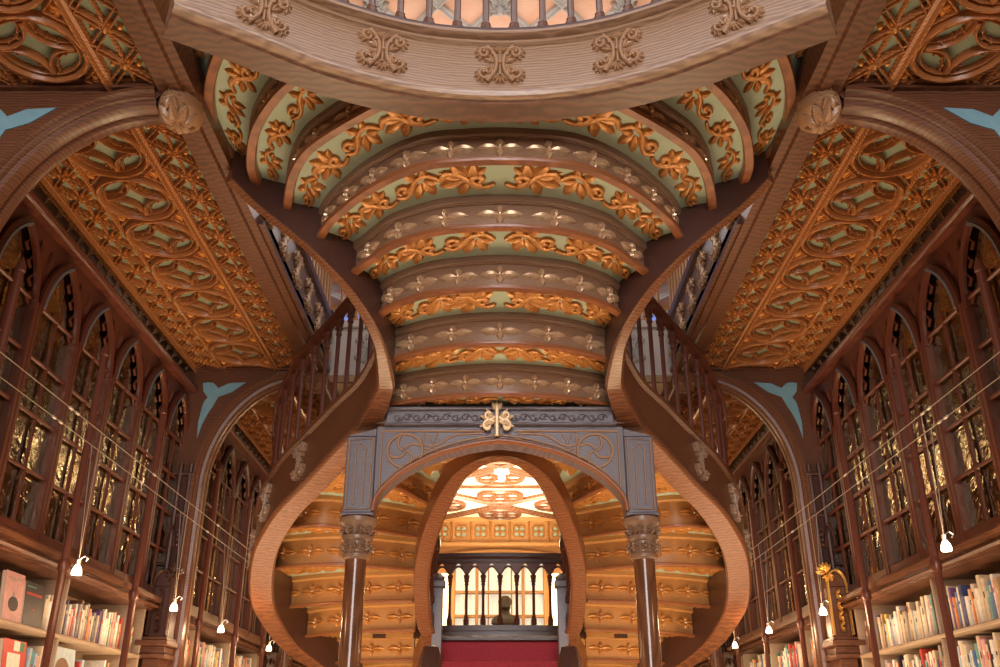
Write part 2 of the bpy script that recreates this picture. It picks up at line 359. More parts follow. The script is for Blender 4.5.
for sx, sd in SIDES:
    mir = sx < 0
    for bi, y0 in enumerate(BAYS):
        y1 = BAYS[bi+1] if bi < 3 else YB
        ya = y0+.13 if bi else 2.2; yb = y1-.13 if bi < 3 else YB
        mb = MB().box(XBO, ya-.13, ZC, 3.05, yb+.13, ZC+.12); ce = struct(mb.build('ceiling', M['teal'], mirror=mir))
        mp = lambda u, v, h: (u, v, ZC-h)
        mb = MB(); fl = MB()
        ceiling_lattice(mb, fl, XBO+.02, XRG-.03, ya, yb, mp)
        ceiling_lattice(mb, fl, XCO+.01, XW-.03, ya, yb, mp)
        # circles between the ridges
        n = int((yb-ya)/.478+.3); off = yb-ya-n*.478 if bi == 0 else (yb-ya-n*.478)/2
        cy = [ya+off+.239+.478*k for k in range(n)]
        if bi == 0: cy = [3.46-.478*k for k in range(3)]
        for c in cy: put('medallion', MED, ce, (sx*2.22, c, ZC))
        for k in range(len(cy)+1):
            yy = (min(cy)-.239+.478*k)
            for s1 in (-1, 1):
                mb.stroke([(2.22+s1*.23, yy-.10), (2.22+s1*.13, yy), (2.22+s1*.23, yy+.10)], .012, .032, mp)
                for j in (-1, 0, 1): fl.petal((2.22+s1*.215, yy), math.pi/2*(1-s1)+j*.7+math.pi, .07, .018, .035, mp)
        if yb-max(cy)-.239 > .06:
            mb.stroke(arc(2.22, yb+.02, .21, 180, 360, 12, .12), .018, .045, mp)
            mb.stroke(arc(2.22, yb+.02, .16, 180, 360, 12, .07), .010, .035, mp)
        mb.build('lattice', M['rib'], ce, mirror=mir); fl.build('carved_flower', M['ribflower'], ce, mirror=mir)['kind'] = 'stuff'
        mb = MB()
        for x, w_, h in ((XRG, .032, .05), (XRG, .014, .068), (XCO-.005, .014, .04), (XW+.0, .034, .05), (XW-.012, .014, .068), (XW+.045, .012, .04)):
            mb.stroke([(x, ya-.1), (x, yb+.1)], w_, h, mp)
        mb.build('ridge', M['rib'], ce, mirror=mir)
        # slanting frieze between ceiling and wall cases
        mb = MB(); mb.add([(2.74, ya-.1, ZC), (2.86, ya-.1, ZC-.23), (2.86, yb+.1, ZC-.23), (2.74, yb+.1, ZC), (3.0, ya-.1, ZC), (3.0, yb+.1, ZC), (3.0, ya-.1, ZC-.23), (3.0, yb+.1, ZC-.23)],
                          [(0, 1, 2, 3), (0, 3, 5, 4), (1, 2, 7, 6), (4, 5, 7, 6)])
        fr = mb.build('frieze', M['dark'], ce, mirror=mir)
        mb = MB(); fm = lambda u, v, h: (2.74+.12*v/.26-h*.88, u, ZC-.23*v/.26-h*.47)
        n = int((yb-ya)/.16)
        for k in range(n):
            u = ya+(k+.5)*(yb-ya)/n
            for j in range(4): mb.petal((u, .14), j*math.pi/2+.785, .045, .014, .03, fm)
            mb.dome((u, .14), .012, .03, fm, 6); mb.stroke([(u-.08, .02), (u-.08, .25)], .008, .012, fm)
            mb.stroke(arc(u-.0, .06, .07, 0, 180, 7, -.045), .007, .02, fm)
        mb.build('carved_stud', M['carve'], fr, mirror=mir)['kind'] = 'stuff'
    # edge beam under the gallery, with a rope of mouldings
    mb = MB(); pr = [(XBI, ZB), (XBI+.05, ZB), (XBI+.06, ZB-.02), (XBI+.11, ZB-.02), (XBI+.12, ZB), (XBO, ZB), (XBO+.02, ZB+.03), (XBO+.02, ZC+.1), (XBI, ZC+.1)]
    mb.grid([[(x, y, z) for x, z in pr] for y in (2.2, YB)], False, True); mb.add([(x, 2.2, z) for x, z in pr], [tuple(range(len(pr)))])
    struct(mb.build('trim_%d' % (1 if mir else 2), M['oak'], mirror=mir))
    # gallery floor slab
    mb = MB().box(XBI+.02, 5.15, ZC+.12, 3.05, YB, 3.45); mb.box(XBI+.3, 2.2, ZC+.12, 3.05, 5.15, 3.45)
    struct(mb.build('floor', M['floor'], mirror=mir))

# transverse arches
def blue_shape(y, dy):
    P = [(220, 95), (243, 92), (265, 95), (285, 116), (330, 96), (400, 92), (340, 133), (300, 147), (284, 152), (262, 190), (240, 222), (215, 270), (195, 325), (200, 260), (215, 200), (225, 172), (240, 155), (222, 130)]
    return [(-(onY(150+a/4.17, 360+b/4.17, 7.53)[0]), onY(150+a/4.17, 360+b/4.17, 7.53)[1]) for a, b in P]
tn = 3
for sx, sd in SIDES:
    for ai, ya in enumerate(BAYS[1:]):
        mir = sx < 0
        E = [(1.74+.79*math.sin(a), 2.02+.98*math.cos(a)) for a in np.linspace(0, math.pi/2, 20)]
        outer = [(2.80, 2.0), (2.80, ZC), (1.66, ZC), (1.66, 3.02)]
        mb = MB(); pts = E+outer
        for (p0, p1) in ((ya-.09, ya+.09),):
            V = [(x, p0, z) for x, z in pts]; n = len(E)
            for y in (p0, p1):   # faces as a strip between intrados and the outer border
                ob_ = [(min(2.80, 1.66+(i/(n-1))*2.28), ZC) if i/(n-1) < .5 else (2.80, ZC-(i/(n-1)-.5)*2*(ZC-2.02)) for i in range(n)]
                mb.grid([[(E[i][0], y, E[i][1]), (ob_[i][0], y, ob_[i][1])] for i in range(n)])
            mb.grid([[(E[i][0], p0, E[i][1]), (E[i][0], p1, E[i][1])] for i in range(n)])
        ar = struct(mb.build('trim_%d' % tn, M['oak'], mirror=mir)); tn += 1
        mb = MB()
        P = [(x, ya, z) for x, z in E]+[(2.53, ya, 1.2), (2.53, ya, 0), (2.53, ya, -1.6)]
        pr = [(-.05, .13), (-.03, .13), (-.02, .105), (.0, .105), (.005, .085), (.03, .08), (.04, .055), (.04, .02), (.025, .0), (.04, -.02), (.04, -.055), (.03, -.08), (.005, -.085), (.0, -.105), (-.02, -.105), (-.03, -.13), (-.05, -.13)]
        G = []
        Pn = A(P)[:, [0, 2]]; T = np.gradient(Pn, axis=0); T /= np.linalg.norm(T, axis=1)[:, None]
        for (x, z), t in zip(Pn, T):
            nx, nz = (t[1], -t[0])      # towards the opening
            G.append([(x+nx*a, ya+b, z+nz*a) for a, b in pr])
        mb.grid(G, False, True)
        mb.box(1.66, ya-.12, ZC-.05, 2.80, ya+.12, ZC-.0); mb.box(1.66, ya-.15, ZC-.022, 2.80, ya+.15, ZC-.001)
        mb.build('arch_rib', M['oak'], ar, mirror=mir)
        for y, s in ((ya-.09, -1), (ya+.09, 1)):
            mb = MB().prism(blue_shape(0, 0), lambda x, z: (x, y, z), lambda x, z: (x, y+s*.006, z)); mb.build('painted_spandrel_panel', M['blue'], ar, mirror=mir)
        # carved boss at the crown
        mb = MB(); bm_ = lambda u, v, h: (1.64+u, ya-.12-h, 2.985+v)
        mb.lathe(1.64, ya, [(0, 2.90), (.07, 2.92), (.105, 2.96), (.11, 3.0), (.10, 3.05)], 14, 1, 1.3)
        for k in range(8):
            a = k*math.pi/4; mb.petal((0, 0), a, .10, .035, .05, lambda u, v, h: (1.64+u, ya-.02+v*1.25, 2.915-h+.35*(u*u+v*v)/.1))
            mb.petal((0, 0), a+.4, .075, .02, .035, lambda u, v, h: (1.64+u, ya-.13-h+abs(u)*.5, 2.985+v))
        mb.build('carved_boss', M['carve'], ar, mirror=mir)
        # pier: a bundle of shafts, canopy and corbel
        mb = MB().bbox(2.56, ya-.10, -1.6, 2.80, ya+.10, 2.10)
        for x, y in ((2.60, ya-.11), (2.68, ya-.12), (2.76, ya-.11)): mb.tube([(x, y, .9), (x, y, 2.2)], .02, 8)
        for z in (.95, 1.35, 1.75, 2.1): mb.bbox(2.555, ya-.135, z, 2.80, ya+.105, z+.025)
        pi_ = mb.build('pier', M['dark'], ar, mirror=mir)
        mb = MB()
        cf = lambda u, v, h: (2.68+u, ya-.135-h, v)
        for z0 in (1.1, 1.5):
            for s in (-1, 1):
                mb.stroke(arc(s*-.05, z0, .09, 0 if s > 0 else 180, 68 if s > 0 else 112, 6, .2), .010, .03, cf)
                for k in range(4): mb.petal((s*.06, z0+.04*k), math.pi/2-s*.6, .04, .012, .03, cf)
        for k in range(7): mb.bbox(2.555+k*.035, ya-.20, 1.02, 2.575+k*.035, ya-.10, 1.09)
        mb.lathe(2.68, ya-.12, [(.02, .62), (.05, .70), (.07, .78), (.12, .86), (.125, .95), (.14, 1.0), (.14, 1.03), (0, 1.03)], 8)
        for k in range(5): mb.petal((-.08+.04*k, .98), -math.pi/2, .10, .02, .05, lambda u, v, h: (2.68+u, ya-.22-h, v))
        mb.build('carved_canopy', M['dark'], pi_, mirror=mir)

# rear gallery ceiling (above the rear landing)
mb = MB().box(-XBO, 7.72, ZC, XBO, YB, ZC+.12); rc = struct(mb.build('ceiling', mat('cream_ceiling', (.66, .58, .42), .6)))
mb = MB(); mp = lambda u, v, h: (u, v, ZC-h)
for y0 in (7.8, 9.7, 11.6):
    for s in (-1, 1):
        for o in (-.05, .05): mb.stroke([(s*x+o*1.0, y0+.95+.93*math.sin(x/1.5*math.pi/2)) for x in np.linspace(-1.45, 1.45, 16)], .022, .05, mp)
    for x in (-.78, .78, 0):
        for y in ((y0+.45, y0+1.45) if x == 0 else (y0+.95,)):
            mb.stroke(arc(x, y, .30, 0, 350, 20), .018, .045, mp, True)
            for k in range(4): mb.stroke(arc(x+.17*math.cos(k*math.pi/2), y+.17*math.sin(k*math.pi/2), .11, 0, 340, 12), .014, .04, mp, True)
    for x in (-1.3, 1.3):
        for y in (y0+.5, y0+1.4): mb.stroke(arc(x, y, .2, 0, 340, 14), .018, .045, mp, True)
    mb.stroke([(-1.54, y0), (1.54, y0)], .04, .06, mp)
mb.build('ceiling_tracery', M['oak'], rc)
# rear frieze of quatrefoils
mb = MB().box(-XBI, YB-.12, 2.72, XBI, YB, ZC); mb.bbox(-XBI, YB-.18, 2.68, XBI, YB, 2.73); mb.bbox(-XBI, YB-.16, ZC-.06, XBI, YB, ZC)
fz = struct(mb.build('trim_9', M['honey']))
mb = MB(); fm = lambda u, v, h: (u, YB-.12-h, v)
for k in range(-5, 6):
    x = k*.28
    for j in range(4): mb.stroke(arc(x+.055*math.cos(j*math.pi/2+.78), 2.89+.055*math.sin(j*math.pi/2+.78), .045, 0, 330, 10), .010, .03, fm, True)
    mb.stroke([(x-.14, 2.74), (x-.14, 3.03)], .015, .04, fm)
mb.build('quatrefoil_frieze', M['gilt'], fz)
mb = MB()
for k in range(-5, 6):
    for j in range(4): mb.dome((k*.28+.055*math.cos(j*math.pi/2+.78), 2.89+.055*math.sin(j*math.pi/2+.78)), .038, .012, fm)
mb.build('painted_lobe', M['green'], fz)['kind'] = 'stuff'
mb = MB(); mb.stroke([(x, 2.42+.22*math.cos(x/1.5*math.pi/2)) for x in np.linspace(-1.5, 1.5, 24)], .03, .06, lambda u, v, h: (u, YB-h, v))
for k in range(-6, 7): mb.dome((k*.2, 2.34+.2*math.cos(k*.2/1.5*math.pi/2)), .035, .03, lambda u, v, h: (u, YB-h, v))
mb.build('wall_arch', M['honey'], fz)
# rear window
mb = MB()
for x in (-.66, -.33, 0, .33, .64): mb.bbox(x-.022, YB-.06, 1.38, x+.022, YB+.06, 2.52)
for x in (-.165, .165, .49, -.49): mb.bbox(x-.010, YB-.03, 1.40, x+.010, YB+.03, 2.50)
for z in (1.40, 1.72, 2.05, 2.48): mb.bbox(-.68, YB-.05, z-.02, .68, YB+.05, z+.02)
wn = struct(mb.build('window_1', M['honey']))
mb = MB(); mb.grid([[(x, YB+.09+.012*math.sin(x*60), z) for z in (1.40, 2.50)] for x in np.linspace(-.66, .66, 90)])
tag(mb.build('curtain', M['curtain'], wn), 'pale sunlit curtain behind the panes')
# upper rear wall, stained windows and pale band
for k, x in enumerate((-2.0, 0, 2.0)):
    mb = MB().bbox(x-.75, YB-.06, 4.9, x+.75, YB, 4.98); mb.bbox(x-.75, YB-.06, 6.42, x+.75, YB, 6.5)
    for q_ in (-.75, -.25, .25, .72): mb.bbox(x+q_, YB-.06, 4.9, x+q_+.05, YB, 6.5)
    wi = struct(mb.build('window_%d' % (k+2), M['grey'])); mb = MB().box(x-.7, YB-.025, 4.95, x+.7, YB-.01, 6.45); mb.build('pane', M['stained'], wi)

# ------------------------------------------------------------------ galleries: fascia + balustrade
def colonnette(h, r=.016, m='redwood'):
    mb = MB(); mb.lathe(0, 0, [(r*1.9, 0), (r*1.9, .05), (r*1.4, .06), (r*1.5, .075), (r, .09), (r*.95, h*.5), (r, h-.10), (r*1.5, h-.09), (r*1.2, h-.075), (r*1.7, h-.03), (r*2, h-.02), (r*2, h), (0, h)], 8)
    for k in range(4): mb.petal((0, 0), k*math.pi/2, r*2.1, r*.7, .02, lambda u, v, hh: (u, v, h-.06+hh*.5))
    return mb.mesh('baluster', M[m])
def fascia_profile(h):   # n towards the viewer is negative
    return [(0, 0), (.135, 0), (.135, .10), (.12, .10), (.12, h), (.02, h), (-.025, h), (-.04, h-.012), (-.04, h-.03), (-.015, h-.04), (.0, h-.042), (.0, h-.06), (.018, h-.07), (.022, h-.10), (.022, .125), (.018, .10), (.0, .092), (.0, .072), (-.018, .066), (-.018, .052), (-.034, .046), (-.04, .03), (-.034, .010), (0, 0)][:-1]
CAR_W, CAR_H = .24, .235
# curved front edge
ZF = 2.82
def fyc(x):
    x = abs(x); return float(np.interp(x, [0, .26, .52, .78, 1.142, 1.456], [3.547, 3.532, 3.475, 3.354, 3.126, 2.90]))
L_ = [(-1.456, .6, ZF), (-1.456, 1.8, ZF)]
FP = spline([(-1.385, 2.975, ZF), (-1.142, 3.126, ZF), (-.78, 3.354, ZF), (-.40, 3.50, ZF), (0, 3.547, ZF), (.40, 3.50, ZF), (.78, 3.354, ZF), (1.142, 3.126, ZF), (1.385, 2.975, ZF)], 61)
cg = thing('curved_balcony', (0, 3.6, ZF), 'curved carved wooden balcony front sweeping across above the top of the staircase', 'balcony')
fp = fascia_profile(.42)
mb = MB().sweep(FP, fp); fa = mb.build('fascia', M['fascia'], cg)
mb = MB()                                   # underside board, warmer wood
mb.sweep([(p[0], p[1], p[2]-.012) for p in FP], [(.0, 0), (.14, 0), (.14, .02), (0, .02)]); mb.build('soffit_board', M['oak'], cg)
def curve_map(P, n0=.02, z0=0):
    P = A(P); s = np.r_[0, np.cumsum(np.linalg.norm(np.diff(P, axis=0), axis=1))]; N = hnormals(P)
    def f(u, v, h):
        u = min(max(u, 0), s[-1]); p = [np.interp(u, s, P[:, k]) for k in range(3)]; n = [np.interp(u, s, N[:, k]) for k in range(2)]
        return (p[0]+n[0]*(n0-h), p[1]+n[1]*(n0-h), p[2]+z0+v)
    return f, s[-1]
fm, LL = curve_map(FP, .02)
for k in range(-2, 3):
    mb = MB(); cartouche(mb, (LL/2+k*.57, .24), CAR_W, CAR_H, fm, .022); mb.build('carved_cartouche', M['carve'], cg)
mb = MB(); mb.sweep([(p[0], p[1], ZF+.42) for p in FP], [(-.01, 0), (.10, 0), (.10, .03), (-.01, .03)]); mb.sweep([(p[0], p[1], ZF+1.30) for p in FP], [(.0, 0), (.09, 0), (.09, .06), (.045, .08), (.0, .06)])
mb.build('handrail', M['dark'], cg)
B1 = colonnette(.82, .017, 'oak')
f2, LL = curve_map(FP, .05)
nb = int(LL/.14)
for k in range(nb+1):
    p = f2(LL/2+(k-nb/2)*.14, .45, 0); put('baluster', B1, cg, p)
# side gallery fronts
B2 = colonnette(.70, .016, 'honey')
for sx, sd in SIDES:
    g = thing('gallery_balustrade', (sx*XBI, 6.4, ZB), 'straight carved balustrade of the upper gallery along the %s side, behind the stair' % sd, 'balustrade')
    P = A([(XBI, y, ZB+.02) for y in np.linspace(5.05, 7.57, 12)])
    pr = [(.02, .10), (.02, .55), (-.10, .55), (-.10, .10)]
    mb = MB().sweep(P, [(0.0, .0), (.03, .0), (.035, .03), (.015, .06), (.0, .07), (.0, .44), (.03, .46), (.04, .50), (.0, .53), (-.10, .53), (-.10, 0)]); mb.build('fascia', M['oak'], g, mirror=sx < 0)
    fm = lambda u, v, h: (XBI-h, u, ZB+v)
    for k in range(6):
        mb = MB(); cartouche(mb, (5.25+k*.44, .27), .20, .30, fm, .03); mb.build('carved_cartouche', M['rosette'], g, mirror=sx < 0)
    mb = MB().bbox(XBI-.02, 5.05, ZB+1.25, XBI+.07, 7.57, ZB+1.32); mb.build('handrail', M['redwood'], g, mirror=sx < 0)
    for k in range(20): put('baluster', B2, g, (sx*(XBI+.03), 5.15+k*.127, ZB+.55))
# rear gallery front
g = thing('gallery_balustrade', (0, 7.66, ZB), 'pale lit balustrade across the far end of the upper gallery', 'balustrade')
mb = MB().box(-XBI, 7.63, ZB+.02, XBI, 7.75, 3.56); mb.bbox(-XBI, 7.60, ZB, XBI, 7.76, ZB+.06); mb.bbox(-XBI, 7.59, 3.50, XBI, 7.76, 3.57); mb.build('fascia', M['palewall'], g)
for x in (-1.2, -.8, -.4, 0, .4, .8, 1.2):
    mb = MB(); cartouche(mb, (x, 3.30), .22, .30, lambda u, v, h: (u, 7.63-h, v), .03); mb.build('carved_cartouche', M['grey'], g)
for k in range(22): put('baluster', B2, g, (-1.47+k*.14, 7.68, 3.57))
mb = MB().bbox(-XBI, 7.63, 4.27, XBI, 7.74, 4.34); mb.build('handrail', M['redwood'], g)

# ------------------------------------------------------------------ the staircase
st = thing('staircase', (0, 7.0, -1.6), 'great double-curving carved wooden staircase in the middle, seen from below', 'staircase')
ZR = [2.09, 2.25, 2.41, 2.57, 2.72, 2.865, 2.98, 3.09, 3.20]; REC = .055
RPX = [
    [(391, 409), (430, 402), (465, 398.5), (500, 397)],
    [(394.6, 363), (430, 354), (465, 349), (500, 347.5)],
    [(383, 318), (400, 308), (432, 298), (465, 294), (500, 292)],
    [(358, 276), (377, 262), (398, 248.5), (436, 237), (470, 233), (500, 232)],
    [(325, 240), (331, 230), (340, 220), (364, 200.5), (388, 186), (412, 175.5), (436, 169.5), (470, 167), (500, 166)],
    [(292, 211), (294, 195), (299, 176), (312, 155.6), (335, 138.5), (364, 121.6), (390, 109), (430, 100), (500, 94)],
    [(261, 186), (256.5, 172), (256, 158), (260, 135), (274, 110.7), (297, 87), (340, 62), (420, 40), (500, 33)],
    [(234, 159), (223, 143), (217, 128), (214, 97), (222, 63), (240, 36), (300, -10), (400, -60), (500, -80)],
]
def mirror_curve(P): P = [tuple(p) for p in P]; return P+[(-x, y) for x, y in P[-2::-1]]
curves = []
for n, pp in enumerate(RPX):
    P = [onZ(x, y, ZR[n]) for x, y in pp]; P[-1] = (0, P[-1][1])
    Q = spline(mirror_curve(P), 97); curves.append(Q)
q9 = curves[7].copy(); N9 = hnormals(q9); q9 = q9-N9*.34; curves.append(q9)
def clipf(P, z):   # steps above the balcony's underside run only as far as its back
    if z < ZF: return P
    return A([(x, max(y, fyc(x)+.10)) for x, y in P])
ends = []
LIP = .055
def make_step(idx, Pn, z0, z1, Pnext, tmir=False, sgn=1, flip=False, rows=True, label=None, lower=False):
    """riser n (back-bottom edge Pn at z0, up to z1) and the underside panel from it to Pnext"""
    N = -hnormals(Pn)      # towards the upper floor, the side the eye sees
    front = A(Pn)+N*LIP
    cl = (lambda P: clipf(P, z0)) if not lower else (lambda P: P)
    B_, F_ = cl(Pn), cl(front)
    step = MB()
    G = []
    F2 = cl(A(Pn)+N*(LIP-.012)); F3 = cl(A(Pn)+N*(LIP-.03))
    for i in range(len(Pn)):
        b, f, g_, h_ = B_[i], F_[i], F2[i], F3[i]
        hh = z1-z0+REC-.02
        G.append([(b[0], b[1], z0+.012), (*(b+(f-b)*.12), z0), (*(b+(f-b)*.9), z0), (*f, z0+.008), (*f, z0+.022), (*g_, z0+.028), (*h_, z0+.034), (*h_, z0+hh-.03), (*g_, z0+hh-.024), (*f, z0+hh-.016), (*f, z0+hh+.03), (b[0], b[1], z0+hh+.03)])
    step.grid(G, False, True); step.add(G[0], [tuple(range(12))]); step.add(G[-1], [tuple(range(12))])
    step.mi = 0
    # colour of the lip differs from the face: orange light on its underside is painted in
    o = MB(); o.v = step.v; o.f = step.f; m_ = []
    for k, f in enumerate(step.f[:(len(Pn)-1)*12]): m_.append(1 if k % 12 in (0, 1, 2, 3) else 0)
    o.m = m_+[0, 0]
    so = o.build('step', [M['riser'] if not lower else M['honey'], M['lip']], st, mirror=flip)
    # carved rosettes on the face
    face = F3
    s = np.r_[0, np.cumsum(np.linalg.norm(np.diff(face, axis=0), axis=1))]; LL = s[-1]
    def fm(u, v, h):
        u = min(max(u, 0), LL); x = np.interp(u, s, face[:, 0]); y = np.interp(u, s, face[:, 1]); nx = np.interp(u, s, N[:, 0]); ny = np.interp(u, s, N[:, 1])
        return (x+nx*h, y+ny*h, z0+v)
    n = max(2, round(LL/.285)); n += (1-n % 2) if not lower else 0; hh = z1-z0+REC-.02; mid = (.034+hh-.03)/2
    ro = MB(); bd = MB()
    for k in range(n):
        u = LL*(k+.5)/n
        p = fm(u, mid, 0)
        if not lower and z0 > ZF and p[1] < fyc(p[0])+.02: continue
        rosette(ro, (u, mid), min(.125, LL/n*.46), min(.055, hh*.30), fm, .026); bd.dome((u, mid), .011, .028, fm, 8)
    if ro.v: ro.build('rosette_carving', M['rosette'] if not lower else M['gilt'], so, mirror=flip); tag(bd.build('button', M['bead'], so, mirror=flip), kind='stuff')
    # underside panel
    if Pnext is not None:
        zt = z1+REC; Q = resample(Pnext, len(Pn)) if len(Pnext) != len(Pn) else A(Pnext)
        Fc = clipf(F_, z1) if not lower else F_; Qc = clipf(Q, z1) if not lower else Q
        tp = MB(); G = [[(Fc[i][0]*(1-t)+Qc[i][0]*t, Fc[i][1]*(1-t)+Qc[i][1]*t, zt) for t in (0, .5, 1)] for i in range(len(Pn))]
        G2 = [[(a, b, zt+.02) for a, b, c in r] for r in G]
        tp.grid(G); tp.grid(G2); to = tp.build('tread_underside', M['green'] if not lower else M['greenlow'], so, mirror=flip)
        s2 = np.linspace(0, 1, len(Pn)); mid_ = (Fc+Qc)/2; LM = length(mid_); wid = np.linalg.norm(Qc-Fc, axis=1)
        def tm(u, v, h):
            t = min(max(u/LM, 0), 1); a = [np.interp(t, s2, Fc[:, k]) for k in (0, 1)]; b = [np.interp(t, s2, Qc[:, k]) for k in (0, 1)]
            v = .04+.92*min(max(v, 0), 1); return (a[0]*(1-v)+b[0]*v, a[1]*(1-v)+b[1]*v, zt-h)
        sc_ = MB(); W = float(np.median(wid)); nh = max(2, round(LM/2/.30)); Lu = (LM/2-.05)/nh
        Hs = .86
        tm2 = lambda u, v, h: tm(u, .07+v/W*1.0, h)
        for sd_ in (-1, 1):
            sc_ = MB()
            for k in range(nh):
                c = LM/2+sd_*(.03+k*Lu)
                if not lower and z1 > ZF and np.interp((c+sd_*Lu*.5)/LM, s2, wid) < W*.35: continue
                scroll(sc_, c, sd_, Lu*.98, W*Hs, tm2, .02, k+idx)
            if sc_.v: sc_.build('gilded_scrollwork', M['gilt'], to, mirror=flip)
    return so
M['greenlow'] = M['green']
# landing strip just behind the arch
back0 = A([(x, y+.42) for x, y in curves[0]])
tp0 = [(x*1.0, y) for x, y in back0]
mb = MB(); zt0 = ZR[0]+.03
mb.grid([[(p[0], p[1]-.01, zt0), (p[0], 6.05, zt0)] for p in curves[0]]); t0 = mb.build('tread_underside', M['green'], st)
for sd_ in (-1, 1):
    mb = MB()
    for k in range(3): scroll(mb, sd_*(.02+.22*k), sd_, .21, .15, lambda u, v, h: (u, 5.66+v+.15*u*u, zt0-h), .02, k)
    mb.build('gilded_scrollwork', M['gilt'], t0)
for n in range(8):
    make_step(n+1, curves[n], ZR[n], ZR[n+1], curves[n+1])
# lower side flights (left one measured, right one mirrored)
LZ = [1.80, 1.60, 1.38, 1.16, .95, .75, .55]
LPX = [
    [onZ(342, 474, 1.80), onZ(387, 487, 1.80), onZ(432, 508, 1.80)],
    [onZ(291, 530, 1.60), onZ(318, 528, 1.60), onZ(345, 530, 1.60), onZ(381, 534, 1.60), onZ(421, 540, 1.60)],
    [onZ(274, 571, 1.38), onZ(294, 568.5, 1.38), onZ(345, 567, 1.38), onZ(415, 572, 1.38)],
    [onZ(279, 610, 1.16), onZ(310, 607, 1.16), onZ(342, 605, 1.16), onZ(414, 603, 1.16)],
    [(-1.80, 8.98), (-1.55, 8.75), onZ(361, 633.5, .95), onZ(416, 631.6, .95)],
    [(-1.55, 9.42), (-1.35, 9.25), (-.80, 9.1)],
    [(-1.35, 9.85), (-1.1, 9.65), (-.80, 9.55)],
]
LC = [spline(p, 33) for p in LPX]
# top: the landing edge from which the side flights leave
top = spline([(-.85, 5.92), (-.60, 6.10), (-.15, 6.40)], 33)
for flip in (False, True):
    for k in range(7):
        nxt = LC[k-1] if k else top
        make_step(k, LC[k], LZ[k], LZ[k-1] if k else 1.94, nxt, lower=True, flip=flip)
# landing soffit closing the hub between the flights
mb = MB(); mb.prism([(-.85, 5.85), (.85, 5.85), (.8, 6.05), (.5, 6.4), (.2, 6.55), (-.2, 6.55), (-.5, 6.4), (-.8, 6.05)], lambda x, y: (x, y, 1.99), lambda x, y: (x, y, 2.08))
mb.build('landing', M['oak'], st)

# outer stringer: from the balcony down to the neck, then out and round
ip = []
for n in range(7, 0, -1):
    x, y = curves[n][0]; ip.append((x, y, ZR[n]-.14))
def pY(px, py, y): x, z = onY(px, py, y); return (x, y, z)
ip.append(pY(391.5, 398, 5.58))
for q_ in ((386, 416, 5.78), (377, 434, 5.98), (362, 452, 6.2), (345, 470, 6.42), (325, 491, 6.65), (303, 512, 6.88), (288, 533, 7.1), (277.5, 554, 7.33), (273, 578, 7.6), (273.6, 602, 7.92), (280.5, 622, 8.3)): ip.append(pY(*q_))
ip += [(-1.83, 8.85, .84), (-1.58, 9.40, .64), (-1.38, 9.9, .45)]
IP = spline(ip, 121)
sarc = np.linspace(0, 1, 121)
WD = np.interp(sarc, [0, .2, .30, .38, .7, 1], [.06, .07, .14, .18, .185, .17])
HT = np.interp(sarc, [0, .3, .45, .7, 1], [.30, .36, .44, .46, .46])
def str_prof(W_, H_, s=1):   # inner face at n=0, body outwards (to the right of the downhill direction is the outside)
    return lambda i: [(s*.0, .010), (s*.010, 0), (s*(W_[i]-.010), 0), (s*W_[i], .012), (s*(W_[i]+.012), .03), (s*(W_[i]+.012), .05), (s*(W_[i]-.01), .065), (s*(W_[i]-.01), H_[i]-.05), (s*(W_[i]+.015), H_[i]-.035), (s*(W_[i]+.015), H_[i]), (0, H_[i])]
N_ = hnormals(IP)
RAILH = .84
bal = colonnette(.56, .017)
for flip in (False, True):
    mb = MB().sweep(IP, str_prof(WD, HT)); mb.m = [0 if k % 11 in (0, 1, 2) else 1 for k in range(len(mb.f))]
    so = mb.build('outer_stringer', [M['ribbon'], M['oak']], st, mirror=flip)
    # dark inner cheek boards that carry the step ends
    mb = MB(); G = [[(IP[i][0]+N_[i][0]*a, IP[i][1]+N_[i][1]*a, IP[i][2]+b) for a, b in ((-.004, .02), (-.004, HT[i]-.01), (.003, HT[i]-.01), (.003, .02))] for i in range(121)]
    mb.grid(G, False, True); mb.build('cheek_board', M['dark'], so, mirror=flip)
    # carved clusters on the outer face
    OP = A([(IP[i][0]+N_[i][0]*(WD[i]-.01), IP[i][1]+N_[i][1]*(WD[i]-.01), IP[i][2]) for i in range(121)])
    s3 = np.r_[0, np.cumsum(np.linalg.norm(np.diff(OP, axis=0), axis=1))]
    def om(u, v, h):
        p = [np.interp(u, s3, OP[:, k]) for k in range(3)]; nx = np.interp(u, s3, N_[:, 0]); ny = np.interp(u, s3, N_[:, 1]); return (p[0]+nx*h, p[1]+ny*h, p[2]+v)
    for f in (.445, .53, .62, .71, .8, .9):
        mb = MB(); cartouche(mb, (s3[-1]*f, .24), .16, .28, om, .035); mb.build('carved_cluster', M['riser'], so, mirror=flip)
    # handrail over it
    HR = A([(IP[i][0]+N_[i][0]*WD[i]*.5, IP[i][1]+N_[i][1]*WD[i]*.5, IP[i][2]+HT[i]+RAILH) for i in range(121)])[26:]
    mb = MB().sweep(HR, [(-.035, 0), (.035, 0), (.045, .02), (.035, .05), (0, .06), (-.035, .05), (-.045, .02)]); ho = mb.build('handrail', M['redwood'], st, mirror=flip)
    L3 = length(HR); nb = int(L3/.185); Q = resample(HR, nb)
    tr_ = MB()
    for k in range(nb):
        p = Q[k]; z0 = p[2]-RAILH
        put('baluster', bal, st, ((-p[0] if flip else p[0]), p[1], z0), 0, (1, 1, (RAILH-.04)/.56*1.0))
        if k < nb-1:
            a, b = p, Q[k+1]; T = b-a
            for s in (0, 1):
                arcp = []
                for j in range(6):
                    t = (j/5)*.5; hgt = .10*math.sin(j/5*math.pi/2)
                    t2 = t if s == 0 else 1-t; arcp.append(a+T*t2+A((0, 0, -.13+hgt)))
                tr_.tube(arcp, .010, 5)
    tr_.build('tracery', M['redwood'], ho, mirror=flip)
